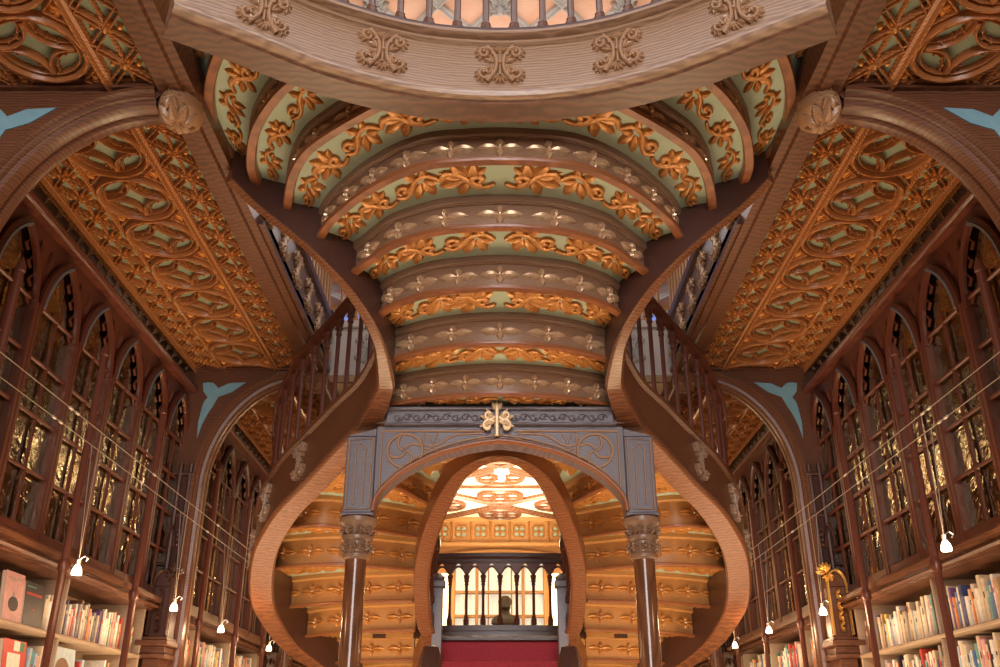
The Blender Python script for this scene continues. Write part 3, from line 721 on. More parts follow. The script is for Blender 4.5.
# inner stringer: one horseshoe that rises to a crown under the landing
inn = [(-.82, 9.35, .52), (-.80, 8.95, .66)]
for q_ in ((422.7, 645, 8.45), (417, 627, 8.15), (414.5, 607, 7.9), (413.5, 585, 7.67), (415.5, 563, 7.45), (421, 541, 7.25), (428, 521, 7.05), (437.5, 500, 6.86), (452, 478, 6.66), (470, 464.5, 6.52), (486, 458.5, 6.44)): inn.append(pY(*q_))
inn.append((0, 6.42, onY(500, 457, 6.42)[1]))
inn2 = inn+[(-x, y, z) for x, y, z in inn[-2::-1]]
NP = spline(inn2, 141); wi_ = np.ones(141)*.15; hi_ = np.ones(141)*.16
# on this path the opening lies to the right of the running direction
mb = MB().sweep(NP, lambda i: [(0, .01), (.008, 0), (.112, 0), (.12, .008), (.13, .016), (.13, .03), (.12, .04), (.12, .16), (0, .16)])
mb.build('inner_stringer', M['ribbon'], st)
NN = hnormals(NP)
for sg in (0, 1):
    seg = NP[:52] if sg == 0 else NP[-52:][::-1]; sn = NN[:52] if sg == 0 else NN[-52:][::-1]
    HR = A([(p[0]+n[0]*.10, p[1]+n[1]*.10, p[2]+.85) for p, n in zip(seg, sn)])
    mb = MB().sweep(HR, [(-.03, 0), (.03, 0), (.035, .03), (0, .05), (-.035, .03)]); mb.build('inner_handrail', M['dark'], st)
    for p in resample(HR, 22)[:19]: put('baluster', bal, st, (p[0], p[1], p[2]-.60), 0, (.8, .8, .62/.56))

# arch and columns ------------------------------------------------
YA = 5.82
def ay(px, py): x, z = onY(px, py, YA); return x, z
intr = [ay(*p) for p in ((372.5, 514), (376, 500), (388, 485.6), (407, 471), (436, 457), (462, 449.5), (482, 445.5), (500, 443.5))]
intr[-1] = (0, intr[-1][1]); I2 = spline(intr, 25); I2 = [tuple(p) for p in I2]
full = I2+[(-x, z) for x, z in I2[-2::-1]]
zt = ay(500, 427)[1]; ztop = ay(500, 411)[1]
XI = abs(full[0][0])
mb = MB()
for y in (YA, YA+.14): mb.grid([[(x, y, z), (x, y, zt)] for x, z in full])
mb.grid([[(x, YA, z), (x, YA+.14, z)] for x, z in full])
sp = mb.build('arch_panel', M['lilac'], st)
mb = MB(); am = lambda u, v, h: (u, YA-h, v)
mb.stroke([(x, z+.018) for x, z in full], .018, .03, am); mb.build('arch_rim', M['lip'], sp)
mb = MB()
mb.stroke([(x*.985, z+.055) for x, z in full], .008, .014, am)
for s in (-1, 1):
    for P in ([(s*(XI-.035), full[0][1]+.16), (s*(XI-.035), zt-.03), (s*.10, zt-.03)],): mb.stroke(P, .008, .012, am)
    cx, cz = s*(XI-.19), zt-.165
    mb.stroke(arc(cx, cz, .115, 0, 345, 22), .010, .016, am, True)
    for k in range(4):
        mb.stroke([(cx+x, cz+z) for x, z in [(r_*math.cos(k*math.pi/2+s*(r_*12)), r_*math.sin(k*math.pi/2+s*(r_*12))) for r_ in np.linspace(.01, .105, 9)]], .009, .014, am)
    mb.stroke([(s*(XI-.34+.0), zt-.05), (s*(XI-.37), zt-.12), (s*(XI-.40), zt-.05)], .007, .012, am)
    mb.stroke(spline([(s*.12, zt-.045), (s*.30, zt-.06), (s*.42, zt-.13), (s*.50, zt-.12), (s*.50, zt-.05)], 14), .008, .012, am)
    mb.stroke(spline([(s*.50, zt-.15), (s*.38, zt-.165), (s*.22, zt-.12), (s*.10, zt-.08)], 12), .007, .012, am)
mb.build('carved_line_tracery', M['carve'], sp)
hw = ay(388, 411)[0]; hw = abs(hw)
mb = MB(); mb.bbox(-hw-.02, YA-.05, zt, hw+.02, YA+.14, zt+.015); mb.box(-hw, YA-.03, zt+.01, hw, YA+.14, ztop); mb.bbox(-hw-.02, YA-.06, ztop-.012, hw+.02, YA+.14, ztop+.012)
lt = mb.build('lintel', M['lilac'], st)
mb = MB(); lm = lambda u, v, h: (u, YA-.03-h, v); zc = (zt+ztop)/2
n = 22
for k in range(n):
    u = -hw+.04+(2*hw-.08)*(k+.5)/n; sg = 1 if k % 2 else -1
    if abs(u) < .09: continue
    mb.stroke([(u+.035*math.cos(t)*(1-t/9), zc+sg*.028*math.sin(t)*(1-t/9)) for t in np.linspace(0, 5.6, 12)], .0055, .012, lm)
    mb.petal((u, zc), .6*sg, .035, .009, .014, lm)
mb.build('carved_vine', M['lilac'], lt)
mb = MB(); cm_ = lambda u, v, h: (u*1.15-.02, YA-.065-h, zt+.02+(v-zt-.02)*1.15)
zc = zt+.02
for s in (-1, 1):
    mb.stroke([(s*x, zc+z) for x, z in spiral(.045, .035, .035, .008, 200, 330)], .009, .02, cm_)
    mb.stroke([(s*x, zc+z) for x, z in spiral(.05, -.03, .04, .008, 150, -330)], .009, .02, cm_)
    for a in (20, 55, -20): mb.petal((s*.01, zc), math.radians(a) if s > 0 else math.pi-math.radians(a), .095, .018, .02, cm_)
for a in (60, 90, 120): mb.petal((0, zc+.06), math.radians(a), .06, .018, .025, cm_)
mb.stroke([(0, zc-.09), (0, zc+.09)], .014, .03, cm_)
tag(mb.build('fleur_ornament', M['bead'], lt), 'pale gilded fleuron at the crown of the arch')
# square posts above the capitals, capitals, round shafts
xpo, zpt = ay(348, 437); xpi = -XI-.002
zcap = ay(355, 516)[1]; zcb = ay(355, 557)[1]; xc = (xpo+xpi)/2
for s in (-1, 1):
    mb = MB(); mb.bbox(xpo, YA-.02, zcap, xpi, YA+.14, zpt+.0)
    mb.prism([(xpo, zpt), (xpi, zpt), (xpi, zpt+.05)], lambda x, z: (x, YA-.02, z), lambda x, z: (x, YA+.14, z))
    mb.bbox(xpo-.012, YA-.035, zcap-.0, xpi+.012, YA+.15, zcap+.02)
    po = mb.build('square_post', M['lilac'], st, mirror=s > 0)
    mb = MB(); pm = lambda u, v, h: (u, YA-.02-h, v); mb.stroke([(xpo+.02, zcap+.04), (xpi-.02, zcap+.04), (xpi-.02, zpt-.02), (xpo+.02, zpt-.03), (xpo+.02, zcap+.04)], .005, .012, pm)
    mb.stroke([(xc-.028, zcap+.07), (xc-.028, zpt-.12), (xc-.035, zpt-.09), (xc, zpt-.05), (xc+.035, zpt-.09), (xc+.028, zpt-.12), (xc+.028, zcap+.07)], .005, .010, pm)
    mb.build('carved_lancet', M['carve'], po, mirror=s > 0)
    yc = YA+.06
    mb = MB().lathe(xc, yc, [(.085, -1.6), (.085, -1.45), (.072, -1.42), (.068, 0), (.066, zcb)], 24)
    co = mb.build('column', M['column'] if 'column' in M else M['redwood'], st, mirror=s > 0)
    mb = MB().lathe(xc, yc, [(.066, zcb-.01), (.085, zcb), (.088, zcb+.02), (.078, zcb+.035), (.083, zcb+.10), (.10, zcb+.115), (.10, zcb+.135), (.085, zcb+.15), (.092, zcap-.07), (.115, zcap-.045), (.12, zcap-.03), (.12, zcap-.01), (.10, zcap), (0, zcap)], 20)
    for row, rr, zz in ((0, .084, zcb+.065), (1, .092, zcap-.09)):
        for k in range(8):
            a0 = k*math.pi/4+row*.3
            f = lambda u, v, h: (xc+(rr+h)*math.cos(a0+u/rr), yc+(rr+h)*math.sin(a0+u/rr), zz+v)
            for b in (90, 150, 30, 210, -30, 270): mb.petal((0, 0), math.radians(b), .032, .011, .022, f)
            mb.dome((0, 0), .010, .03, f, 6)
    mb.build('capital', M['riser'], co, mirror=s > 0)

# rear landing, central carpeted flight and its railing ---------
cf = st
for k in range(10):
    y = 8.95-.29*k; z = .93-.20*k
    mb = MB().bbox(-.66, y, z-.20, .66, y+.40, z-.012, .01); s_ = mb.build('carpet_step', M['carpet'], cf)
    if k == 0: MB().bbox(-.70, y-.03, z-.012, .70, y+.5, z+.035, .01).build('landing_edge', M['dark'], s_)
mb = MB().box(-.70, 9.0, .80, .70, 10.3, .93); mb.box(-1.6, 10.3, .80, 1.6, YB, .93); struct(mb.build('floor', M['floor']))
rl = thing('landing_balustrade', (0, 9.1, .97), 'dark gothic-arched railing across the far landing above the red carpet', 'balustrade')
RP = A([(x, 9.22-.16*math.cos(x/1.4*math.pi/2)**1, 0) for x in np.linspace(-1.2, 1.2, 41)])
mb = MB().sweep([(p[0], p[1], 1.66) for p in RP], [(-.03, 0), (.05, 0), (.05, .03), (.07, .05), (.07, .085), (-.05, .085), (-.05, .05), (-.03, .03)]); mb.build('handrail', M['dark'], rl)
mb = MB().sweep([(p[0], p[1], .965) for p in RP], [(-.05, 0), (.06, 0), (.06, .05), (.03, .06), (.03, .11), (-.02, .11), (-.02, .06), (-.05, .05)]); mb.build('base_rail', M['dark'], rl)
f3, LL = curve_map(RP, 0); nb = 15; br = colonnette(.46, .014)
tr_ = MB()
for k in range(nb):
    u = LL*(k+.5)/nb; p = f3(u, 1.08, 0); put('baluster', br, rl, p)
    if k < nb-1:
        for s in (0, 1):
            P = []
            for j in range(7):
                t = j/6; uu = u+(LL/nb)*(.5*t if s == 0 else 1-.5*t); q_ = f3(uu, 1.54+.085*math.sin(t*math.pi/2)-.0, 0); P.append(q_)
            tr_.tube(P, .012, 5)
        c = f3(u+LL/nb/2, 1.62, 0)
    tr_.add([f3(u-LL/nb*.5, 1.66, .01), f3(u+LL/nb*.5, 1.66, .01), f3(u+LL/nb*.32, 1.62, .01), f3(u+.02, 1.56, .01), f3(u-.02, 1.56, .01), f3(u-LL/nb*.32, 1.62, .01)], [(0, 1, 2, 3, 4, 5)])
tr_.build('gothic_tracery', M['redwood'], rl)
for s in (-1, 1):
    x, _ = onZ(439 if s < 0 else 562, 600, 1.1); 
    yy = 8.30; x = s*.545
    mb = MB().bbox(x-.045, yy-.045, -.4, x+.045, yy+.045, 1.30); mb.bbox(x-.065, yy-.065, 1.30, x+.065, yy+.065, 1.36)
    mb.lathe(x, yy, [(.05, 1.36), (.062, 1.39), (.03, 1.42), (0, 1.43)], 8)
    mb.bbox(x-.055, yy-.055, .45, x+.055, yy+.055, .5)
    mb.build('newel_post', M['lilac'], cf)
    x = s*.50; yy = 7.0
    mb = MB().lathe(x, yy, [(.085, -1.6), (.085, .58), (.055, .68), (.0, .70)], 8); 
    mb.build('newel_post', M['dark'], cf)
# bust
def bust():
    mb = MB(); cx, cy, z0 = .07, 12.95, 1.53
    rings = [(.0, .155, .09, 0), (.03, .19, .10, 0), (.09, .185, .10, 0), (.14, .14, .09, 0), (.17, .075, .07, 0), (.20, .062, .066, -.005), (.235, .062, .068, -.015), (.265, .072, .088, -.03), (.30, .072, .09, -.02), (.34, .08, .098, -.015), (.38, .082, .10, -.01), (.42, .072, .088, 0), (.45, .045, .055, 0), (.46, .0, .0, 0)]
    G = []
    for z, rx, ry, o in rings:
        row = []
        for j in range(20):
            a = 2*math.pi*j/20; x, y = 1.0*rx*math.cos(a), 1.0*ry*math.sin(a)
            if j == 15 and .29 < z < .35: y -= .028         # nose
            if j in (14, 16) and .35 < z < .39: y += .012   # eye sockets
            if j in (0, 10) and .31 < z < .39: x *= 1.18      # ears
            row.append((cx+x, cy+y+o, z0+z*.86))
        G.append(row)
    mb.grid(G, False, True)
    mb.lathe(cx, cy, [(.10, z0-.12), (.10, z0-.09), (.06, z0-.07), (.06, z0-.02), (.12, z0)], 12)
    t = tag(mb.build('bust', M['bronze']), 'dark bronze bust of a head and shoulders in front of the far curtained window', 'sculpture')
    mb = MB().bbox(cx-.16, cy-.16, .93, cx+.16, cy+.16, z0-.12); mb.bbox(cx-.2, cy-.2, z0-.16, cx+.2, cy+.2, z0-.12)
    tag(mb.build('pedestal', M['honey']), 'wooden pedestal under the bust behind the far railing', 'pedestal')
bust()
for s in (-1, 1):
    t = thing('wall_lamp', (s*.80, YB-.1, 1.75), 'glowing tall lamp on the back wall %s of the far window' % ('left' if s < 0 else 'right'), 'lamp')
    MB().lathe(s*.80, YB-.14, [(.0, 1.5), (.06, 1.52), (.075, 1.9), (.07, 2.28), (.0, 2.30)], 12).build('lamp_shade', M['warmglow'], t)
    MB().bbox(s*.80-.03, YB-.12, 1.44, s*.80+.03, YB, 1.50).build('bracket', M['dark'], t)
t = thing('ceiling_sensor', (.02, 10.72, 3.04), 'small white fitting on the far ceiling above the arch opening', 'fixture')
MB().lathe(.02, 10.72, [(.0, 2.93), (.04, 2.935), (.045, 3.0), (.09, 3.02), (.09, 3.06)], 12).build('housing', M['white'], t)

# ------------------------------------------------------------------ wall bookcases
UW = .56; XF = 2.72
BAYNAME = {1: 'nearer', 2: 'second', 3: 'farthest'}
def door_meshes():
    """one glazed gothic door leaf, hinged frame at origin, running +y, z from ledge"""
    fr = MB(); z0, zs, za = 1.09, 2.33, 2.77; h2 = UW/2
    for y in (.0, UW-.042): fr.bbox(XF-.035, y+.001, z0+.001, XF+.028, y+.041, zs+.05)
    fr.bbox(XF-.03, .0, z0, XF+.03, UW, z0+.07)
    # pointed arch edge
    def og(t, k=1): return (.035+(h2-.035)*2*(1-math.cos(t*math.pi/3)), zs+(za-zs)*math.sin(t*math.pi/3)/.866)
    for s in (0, 1):
        P = [og(t) for t in np.linspace(0, 1, 12)]
        P3 = [(XF-.02, y if s == 0 else UW-y, z) for y, z in P]; fr.tube(P3, .024, 6)
        # spandrel web between arch and top rail
        G = [[(XF+.0, (y if s == 0 else UW-y), z), (XF+.0, (0 if s == 0 else UW)+(y-(0 if s == 0 else 0))*0, min(za+.06, z+.0) if False else max(z, zs))] for y, z in P]
        fr.add([(XF, (0 if s == 0 else UW), zs)]+[(XF, (y if s == 0 else UW-y), z) for y, z in P]+[(XF, h2, za+.10), (XF, (0 if s == 0 else UW), za+.10)], [(0, k+1, k+2) for k in range(11)]+[(0, 12, 13, 14)])
        for k in range(4):   # cusps
            y, z = og(.12+.2*k); yy = y+.02; fr.tube([(XF, (yy if s == 0 else UW-yy), z-.05), (XF, ((yy+.035) if s == 0 else UW-yy-.035), z-.02), (XF, (yy if s == 0 else UW-yy), z+.03)], .010, 5)
        fr.petal((0, 0), math.pi/2, .16, .035, .02, lambda u, v, h: (XF-h, (.07+u if s == 0 else UW-.07-u), zs+.27+v))
        fr.petal((0, 0), math.pi/2+.5, .10, .025, .02, lambda u, v, h: (XF-h, (.10+u if s == 0 else UW-.10-u), zs+.32+v))
    fr.tube([(XF-.005, h2, z0), (XF-.005, h2, zs+.12)], .013, 6)
    for k in range(1, 5):
        z = z0+.07+k*.305
        fr.tube([(XF-.008, .03, z), (XF-.008, UW-.03, z)], .012, 6)
    gl = MB(); gl.add([(XF+.015, .03, z0+.03), (XF+.015, UW-.03, z0+.03), (XF+.015, UW-.03, za+.02), (XF+.015, .03, za+.02)], [(0, 1, 2, 3)])
    ed = MB()
    P3 = [(XF-.035, y+.012, z-.015) for y, z in [og(t) for t in np.linspace(.1, 1, 10)]]; ed.tube(P3, .014, 5)
    out = []
    for flip in (True, False):
        ms = []
        for m_, nm, mt in ((fr, 'door', M['redwood']), (gl, 'glass_pane', M['glass']), (ed, 'arch_edge', M['archgrey'])):
            c = MB(); c.f = list(m_.f if not flip else [f[::-1] for f in m_.f]); c.m = list(m_.m); c.v = [(-x if flip else x, y, z) for x, y, z in m_.v]
            ms.append(c.mesh(nm, mt, (0, 0, 0)))
        out.append(ms)
    return out
DM = door_meshes()
COVERS = {}
for nm, c in dict(cream=(.62, .50, .34), white=(.72, .66, .58), red=(.50, .05, .035), orange=(.62, .20, .06), dark_blue=(.05, .06, .16), blue=(.10, .17, .32), green=(.06, .20, .10), teal=(.12, .32, .32), black=(.02, .018, .02), grey=(.30, .28, .27), purple=(.17, .08, .22), pink=(.60, .32, .30), tan=(.42, .26, .13), yellow=(.65, .44, .10), brown=(.17, .08, .04), pale_blue=(.38, .48, .55)).items():
    COVERS[nm] = mat('cover_'+nm, c, .45, 0, tuple(min(1, v*1.25+.01) for v in c), 25)
def book_mesh(th, hh, dp, cov):
    """spine towards +x: covers, spine, page block, and a title band"""
    mb = MB(); c = .0018
    mb.box(-dp, 0, 0, 0, c, hh); mb.box(-dp, th-c, 0, 0, th, hh)
    mb.add([(0, 0, 0), (.004, th*.25, 0), (.004, th*.75, 0), (0, th, 0), (0, 0, hh), (.004, th*.25, hh), (.004, th*.75, hh), (0, th, hh)], [(0, 1, 5, 4), (1, 2, 6, 5), (2, 3, 7, 6), (0, 1, 2, 3), (4, 5, 6, 7)])
    mb.mi = 1; mb.box(-dp+.004, c, .004, -.001, th-c, hh-.004)
    mb.mi = 2; z = hh*R.uniform(.55, .75); mb.box(.0035, th*.3, z, .0052, th*.7, z+hh*R.uniform(.06, .18))
    return mb, [COVERS[cov], M['pages'], COVERS[R.choice(['cream', 'white', 'black', 'red'])]]
nbooks = [0]; used = {}
PAL = ['cream']*6+['white']*6+['red']*2+['orange']*2+['dark_blue', 'blue', 'green', 'teal', 'black', 'black', 'grey', 'grey', 'purple', 'pink', 'pink', 'tan', 'tan', 'yellow', 'brown', 'pale_blue']
ORD = ['first', 'second', 'third', 'fourth', 'fifth', 'sixth', 'seventh', 'eighth', 'ninth', 'tenth', 'eleventh', 'twelfth', 'thirteenth', 'fourteenth', 'fifteenth', 'sixteenth', 'seventeenth', 'eighteenth', 'nineteenth', 'twentieth']
def book_row(sx, ya, yb, z, where, hmin, hmax, pal=None):
    sd = 'left' if sx < 0 else 'right'; y = ya; row = []
    while y < yb-.04:
        th = R.uniform(.020, .042); hh = R.uniform(hmin, hmax); cov = R.choice(pal or PAL)
        tilt = 0 if R.random() < .93 or y > yb-.10 else R.uniform(.06, .14)
        sh = hh*math.sin(tilt); row.append((y+sh, th, hh, cov, tilt, R.uniform(.14, .18))); y += sh+th*1.01+R.uniform(.0015, .004)
    def seen(k):
        y, th, hh = row[k][:3]; d = y*CT+(z+hh)*ST; px = 500+F*sx*2.74/d; py = 333.5-F*(-y*ST+(z+hh)*CT)/d
        return 2 < px < 998 and py < 664 and not 262 < px < 748
    keep = [k for k in range(len(row)) if seen(k)]
    for k, (y, th, hh, cov, tilt, dp) in enumerate(row):
        if k not in keep: continue
        mb, mats = book_mesh(th, hh, dp, cov)
        mb.v = [(-x*sx, yy, zz) for x, yy, zz in mb.v]
        ob = bpy.data.objects.new('book', mb.mesh('book', mats, (0, 0, 0), 0)); C.objects.link(ob)
        xf = 2.74+(.18-dp)*.3
        ob.location = (sx*xf, y+(th if tilt < 0 else 0)*0, z+H0+.001); ob.rotation_euler = (tilt if tilt > 0 else tilt, 0, 0)
        if tilt > 0: ob.location.z += 0.0
        
        size = 'thick' if th > .035 else ('thin' if th < .026 else 'medium'); tall = 'tall' if hh > hmin+(hmax-hmin)*.66 else ('short' if hh < hmin+(hmax-hmin)*.33 else '')
        nb = []
        if k > 0: nb.append(row[k-1][3])
        if k < len(row)-1: nb.append(row[k+1][3])
        w_ = ' '.join(x for x in (tall, size, cov.replace('_', ' ')) if x)
        lab = '%s book between %s, %s' % (w_, ' and '.join(n.replace('_', ' ') for n in nb), where) if len(nb) == 2 else '%s book ending its row, %s' % (w_, where)
        if lab in used or len(lab.replace('-', ' ').split()) > 16: lab = '%s book, %s from %s divider, %s' % (cov.replace('_', ' '), ORD[k] if k < 20 else ORD[min(len(row)-1-k, 19)], 'near' if k < 20 else 'far', where)
        used[lab] = 1
        tag(ob, lab, 'book', 'books on the %s wall shelves' % sd); nbooks[0] += 1
def facing(sx, y, z, w_, hh, cov, label, deco=None):
    sd = 'left' if sx < 0 else 'right'
    mb = MB().box(-.02, 0, .003, -.001, w_-.003, hh-.003); mb.mi = 1; mb.box(-.022, 0, 0, -.020, w_, hh); mb.box(-.001, 0, 0, .001, w_, hh); mb.box(-.022, w_-.002, 0, .001, w_+.001, hh)
    mats = [M['pages'], COVERS[cov]]
    if deco:
        for (m_, pts) in deco:
            mats.append(COVERS[m_]); mb.mi = len(mats)-1; mb.prism([(a*w_, b*hh) for a, b in pts], lambda a, b: (.001, a, b), lambda a, b: (.0022, a, b))
    mb.v = [(-x*sx, yy, zz) for x, yy, zz in mb.v]
    ob = bpy.data.objects.new('book', mb.mesh('book', mats, (0, 0, 0), 0)); C.objects.link(ob)
    ob.location = (sx*2.73, y, z+H0+.002); ob.rotation_euler = (0, sx*.10, 0)
    tag(ob, label, 'book', 'books standing face outwards'); return ob
def rowpoly(x0, y0, x1, y1): return [(x0, y0), (x1, y0), (x1, y1), (x0, y1)]
POST = MB()
def post_mesh():
    mb = MB(); mb.lathe(0, 0, [(.05, -1.6), (.05, -1.5), (.028, -1.46), (.024, -.2), (.023, 1.0), (.020, 2.30), (.028, 2.31), (.024, 2.35), (.0, 2.40)], 10)
    mb.lathe(0, 0, [(.024, .94), (.034, .96), (.034, 1.0), (.024, 1.02)], 10); return mb.mesh('post', M['redwood'])
PM = post_mesh()
for sx, sd in SIDES:
    for bi in (1, 2, 3):
        y0 = BAYS[bi]; n = 6 if bi < 3 else 3; ys = y0+.42 if bi < 3 else y0+.25; ye = ys+n*UW
        bay = BAYNAME[bi]; mir = sx < 0
        g = thing('glazed_bookcase', (sx*2.85, (ys+ye)/2, 1.08), 'tall red-brown glazed gothic bookcase high on the %s wall, %s bay' % (sd, bay), 'bookcase')
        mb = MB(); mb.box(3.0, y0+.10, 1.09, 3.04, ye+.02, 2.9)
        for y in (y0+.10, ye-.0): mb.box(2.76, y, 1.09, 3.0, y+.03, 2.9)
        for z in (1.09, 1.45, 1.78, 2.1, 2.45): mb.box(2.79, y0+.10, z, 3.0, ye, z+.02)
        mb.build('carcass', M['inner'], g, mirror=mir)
        mb = MB(); mb.bbox(2.66, y0+.10, 2.84, 2.86, ye+.03, 2.90); mb.tube([(2.67, y0+.1, 2.87), (2.67, ye+.03, 2.87)], .030, 8); mb.box(2.74, y0+.10, 1.09, 2.78, ys, 2.86)
        mb.bbox(2.69, ye-.01, 1.09, 2.78, ye+.05, 2.86)
        mb.build('top_rail', M['redwood'], g, mirror=mir)
        for k in range(n):
            ms = DM[0 if mir else 1]
            d_ = put('door', ms[0], g, (0, ys+k*UW, 0)); d_.location.x = -g['_o'][0]; d_['_o'] = [0, ys+k*UW, 0]
            p_ = put('glass_pane', ms[1], d_, (0, ys+k*UW, 0)); e_ = put('arch_edge', ms[2], d_, (0, ys+k*UW, 0))
        ys_ = ye-.36 if bi < 3 else ye
        # open shelving below
        b = thing('bookshelf', (sx*2.85, (ys+ye)/2, -1.6), 'beige open bookshelf below the glazed case on the %s wall, %s bay' % (sd, bay), 'bookcase')
        mb = MB(); mb.box(3.0, y0+.10, -1.6, 3.03, ys_+.02, 1.0); mb.build('back_panel', M['shelf'], b, mirror=mir)
        for y in (y0+.11, ys_-.01): MB().bbox(2.70, y, -1.6, 3.0, y+.025, .98).build('side_panel', M['shelf'], b, mirror=mir)
        div = [ys+.53+1.1*k for k in range(3) if ys+.53+1.1*k < ys_-.12]
        for y in div: MB().bbox(2.70, y, -1.6, 3.0, y+.022, .98).build('divider', M['shelf'], b, mirror=mir)
        for z in (.625, .255, -.30, -.85, -1.34): MB().bbox(2.69, y0+.11, z, 3.0, ys_, z+.025).build('shelf', M['shelf'], b, mirror=mir)
        mb = MB()
        pr = [(2.66, .975), (2.66, .99), (2.63, .99), (2.615, 1.003), (2.63, 1.016), (2.645, 1.016), (2.645, 1.028), (2.60, 1.034), (2.60, 1.062), (2.63, 1.066), (2.63, 1.085), (3.0, 1.085), (3.0, .975)]
        mb.grid([[(x, y, z) for x, z in pr] for y in (y0+.10, ys_+.03)], False, True); mb.add([(x, y0+.1, z) for x, z in pr], [tuple(range(len(pr)))]); mb.add([(x, ys_+.03, z) for x, z in pr], [tuple(range(len(pr)))])
        mb.build('cornice', M['oak'], b, mirror=mir)
        pys = [ys+.04, ys+1.18, ys+2.30, ye+.0] if bi < 3 else [ys+.04]
        for k, y in enumerate(pys):
            o = put('post', PM, None, (sx*2.54, y, 0)); o.location = (sx*2.54, y, H0)
            tag(o, 'slim red-brown post before the %s bookcases, %s bay, %s from the camera' % (sd, bay, ORD[k]), 'post', 'slim posts in front of the bookcases')
        # books
        comp = [y0+.14]+[d+.022 for d in div]+[ys_]
        for ci in range(len(comp)-1):
            a, bb = comp[ci]+.01, (div[ci] if ci < len(div) else ys_-.015)-.008
            where = 'top %s shelf, %s bay, %s compartment' % (sd, bay, ORD[ci]); w2 = where.replace('top', 'second', 1)
            if bi == 3: continue
            if sx < 0 and bi == 1:
                if ci == 0: continue
                if ci == 1:
                    facing(sx, 5.23, .65, .22, .27, 'pink', 'pale pink paperback facing outwards with a small grey picture, top left shelf',
                           [('grey', rowpoly(.15, .86, .85, .88)), ('grey', rowpoly(.2, .82, .6, .835)), ('black', arc(.5, .36, .26, 0, 330, 14, .15)), ('grey', [(.42, .5), (.5, .62), (.58, .5)])])
                    facing(sx, 5.47, .65, .235, .25, 'black', 'black book facing outwards with red title lettering, beside the pale pink one',
                           [('teal', rowpoly(.1, .88, .55, .905))]+[('red', rowpoly(.08+.075*j, .70, .135+.075*j, .76)) for j in range(11)]+[('red', rowpoly(.45, .36, .55, .40))])
                    a = 5.73
                book_row(sx, a, bb, .65, where, .17, .25); book_row(sx, a+.41, bb, .28, w2, .20, .29) if ci > 1 else None
                if ci == 1:
                    facing(sx, 5.36, .28, .27, .29, 'red', 'red book with white and green panels facing outwards on the second left shelf',
                           [('white', rowpoly(.2, .1, .75, .75)), ('green', rowpoly(.72, .8, .9, .98)), ('white', rowpoly(.45, .8, .7, .98))])
                    book_row(sx, 5.66, bb, .28, w2, .22, .29)
                if ci == 2: facing(sx, a+.02, .28, .36, .31, 'pale_blue', 'pale blue book with a brown dome facing outwards, second left shelf', [('brown', arc(.5, .55, .28, 0, 180, 12, .25))])
            else:
                book_row(sx, a, bb if bi == 1 else bb, .65, where, .17, .27)
                if (sx > 0 and bi == 1): book_row(sx, a, bb, .28, w2, .23, .32)
                elif bi == 2 and ci < 2: book_row(sx, a+.1, bb-.2, .28, w2, .24, .32)
print('books', nbooks[0])

def sq(mb):      # the niche is a slim piece on its corbel
    mb.v = [(2.62+(x-2.62)*.72, y, .78+(z-.42)*.80) for x, y, z in mb.v]; return mb
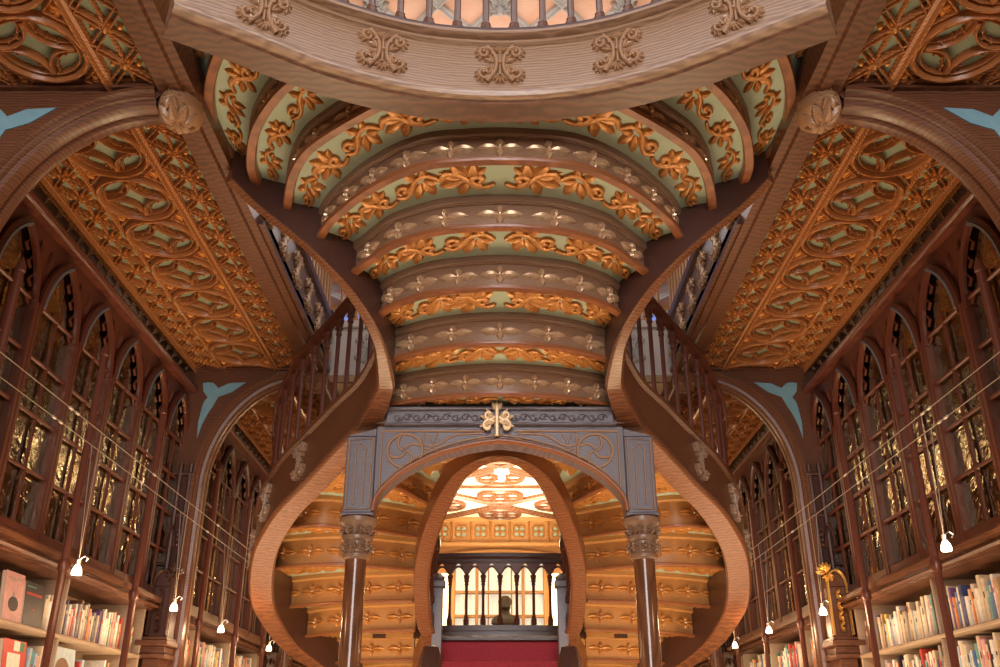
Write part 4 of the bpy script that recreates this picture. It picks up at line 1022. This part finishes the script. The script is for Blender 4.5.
# gilded niche on the right pier, carved bracket on the left -----
for sx, sd in SIDES:
    m_ = M['gold'] if sx > 0 else M['dark']; y = 7.38; x0 = 2.62
    if sx > 0: g = thing('gilded_niche', (sx*x0, y, .66), 'gilded carved niche with a golden crest on the pier of the right wall', 'ornament')
    else: g = thing('carved_bracket', (sx*x0, y, .66), 'dark carved wooden niche on the pier of the left wall', 'ornament')
    fm = lambda u, v, h: (x0+u, y-.05-h, v)
    mb = MB().bbox(x0-.11, y-.03, .42, x0+.11, y+.12, .90)
    mb.prism([(x0-.11, .90)]+[(x0+p, z) for p, z in arc(0, .90, .11, 180, 0, 9, .16)], lambda x, z: (x, y-.03, z), lambda x, z: (x, y+.12, z)); sq(mb).build('niche_body', M['oak'] if sx > 0 else M['dark'], g, mirror=sx < 0)
    mb = MB()
    mb.stroke([(-.10, .44), (-.10, .88)]+[(p, z) for p, z in arc(0, .90, .10, 175, 5, 9, .15)]+[(.10, .88), (.10, .44)], .013, .03, fm)
    for k in range(8): mb.petal((.0+.02*(-1)**k, .47+.05*k), math.pi/2+.7*(-1)**k, .07, .022, .04, fm); 
    for a in range(-60, 61, 24): mb.petal((-.10, 1.02), math.radians(90+a+25), .11, .025, .04, fm)
    for a in (200, 240, 300, 340): mb.petal((-.08, 1.0), math.radians(a), .07, .02, .04, fm)
    sq(mb).build('crest', m_, g, mirror=sx < 0)
    mb = MB().bbox(x0-.15, y-.12, .39, x0+.15, y+.12, .42); mb.bbox(x0-.17, y-.14, .34, x0+.17, y+.12, .39); mb.bbox(x0-.13, y-.10, .27, x0+.13, y+.12, .34); mb.bbox(x0-.15, y-.12, .23, x0+.15, y+.12, .27); mb.bbox(x0-.09, y-.08, .12, x0+.09, y+.12, .23)
    sq(mb).build('corbel', M['oak'], g, mirror=sx < 0)

# ------------------------------------------------------------------ cable lights
for sx, sd in SIDES:
    for k, (x, z) in enumerate(((2.28, 1.655), (2.36, 1.605))):
        mb = MB().tube([(sx*x, 3.0, z), (sx*x, 9.6, z)], .0022, 5)
        for y in (4.6, 4.68, 5.9, 7.4): mb.tube([(sx*x, y, z), (sx*x, y+.035, z)], .008, 6)
        tag(mb.build('steel_cable', M['wire']), '%s thin steel cable strung along the %s wall' % ('upper' if k == 0 else 'lower', sd), 'cable', 'cables along the bookcases')
    LP = ((77, 570, 5.0), (174, 607, 6.49), (221, 629, 7.58), (269, 648, 9.16)) if sx < 0 else ((946, 546, 4.74), (823, 611, 6.55), (769, 630, 7.87), (735, 645, 9.0))
    for k, (px, py, d) in enumerate(LP):
        u = (333.5-py)/F*d; y = d*CT-u*ST; z = d*ST+u*CT; x = (px-500)*d/F; r = .027
        t = thing('spotlight', (x, y, z), '%s glowing small spotlight hanging before the %s bookcases' % (('nearest', 'second nearest', 'second farthest', 'farthest')[k], sd), 'lamp', 'spotlights on the cables')
        mb = MB(); mb.lathe(x, y, [(0, z-.028), (r*.9, z-.026), (r, z-.018), (r*.85, z+.006), (r*.45, z+.026), (0, z+.030)], 12); mb.build('bulb', M['bulb'], t)
        mb = MB(); mb.tube([(x, y, z+.03), (x+.01, y, z+.06), (x+.03, y, z+.075), (x+.05, y, z+.06), (x+.04, y, z+.045)], .0045, 5); mb.lathe(x, y, [(.012, z+.03), (.014, z+.055), (0, z+.057)], 8); mb.build('clamp', M['steel'], t)
        mb = MB(); mb.tube([(x, y, z+.05), (sx*2.28, y-.05, 1.655)], .0022, 4); mb.tube([(x, y, z+.05), (sx*2.36, y+.03, 1.605)], .0022, 4); mb.build('hanging_wire', M['wire'], t)
        light('POINT', 'spotlight_glow', (x*.965, y-.05, z-.02), 6, (1, .62, .34), .03)
for o in bpy.data.objects:
    if '_o' in o: del o['_o']
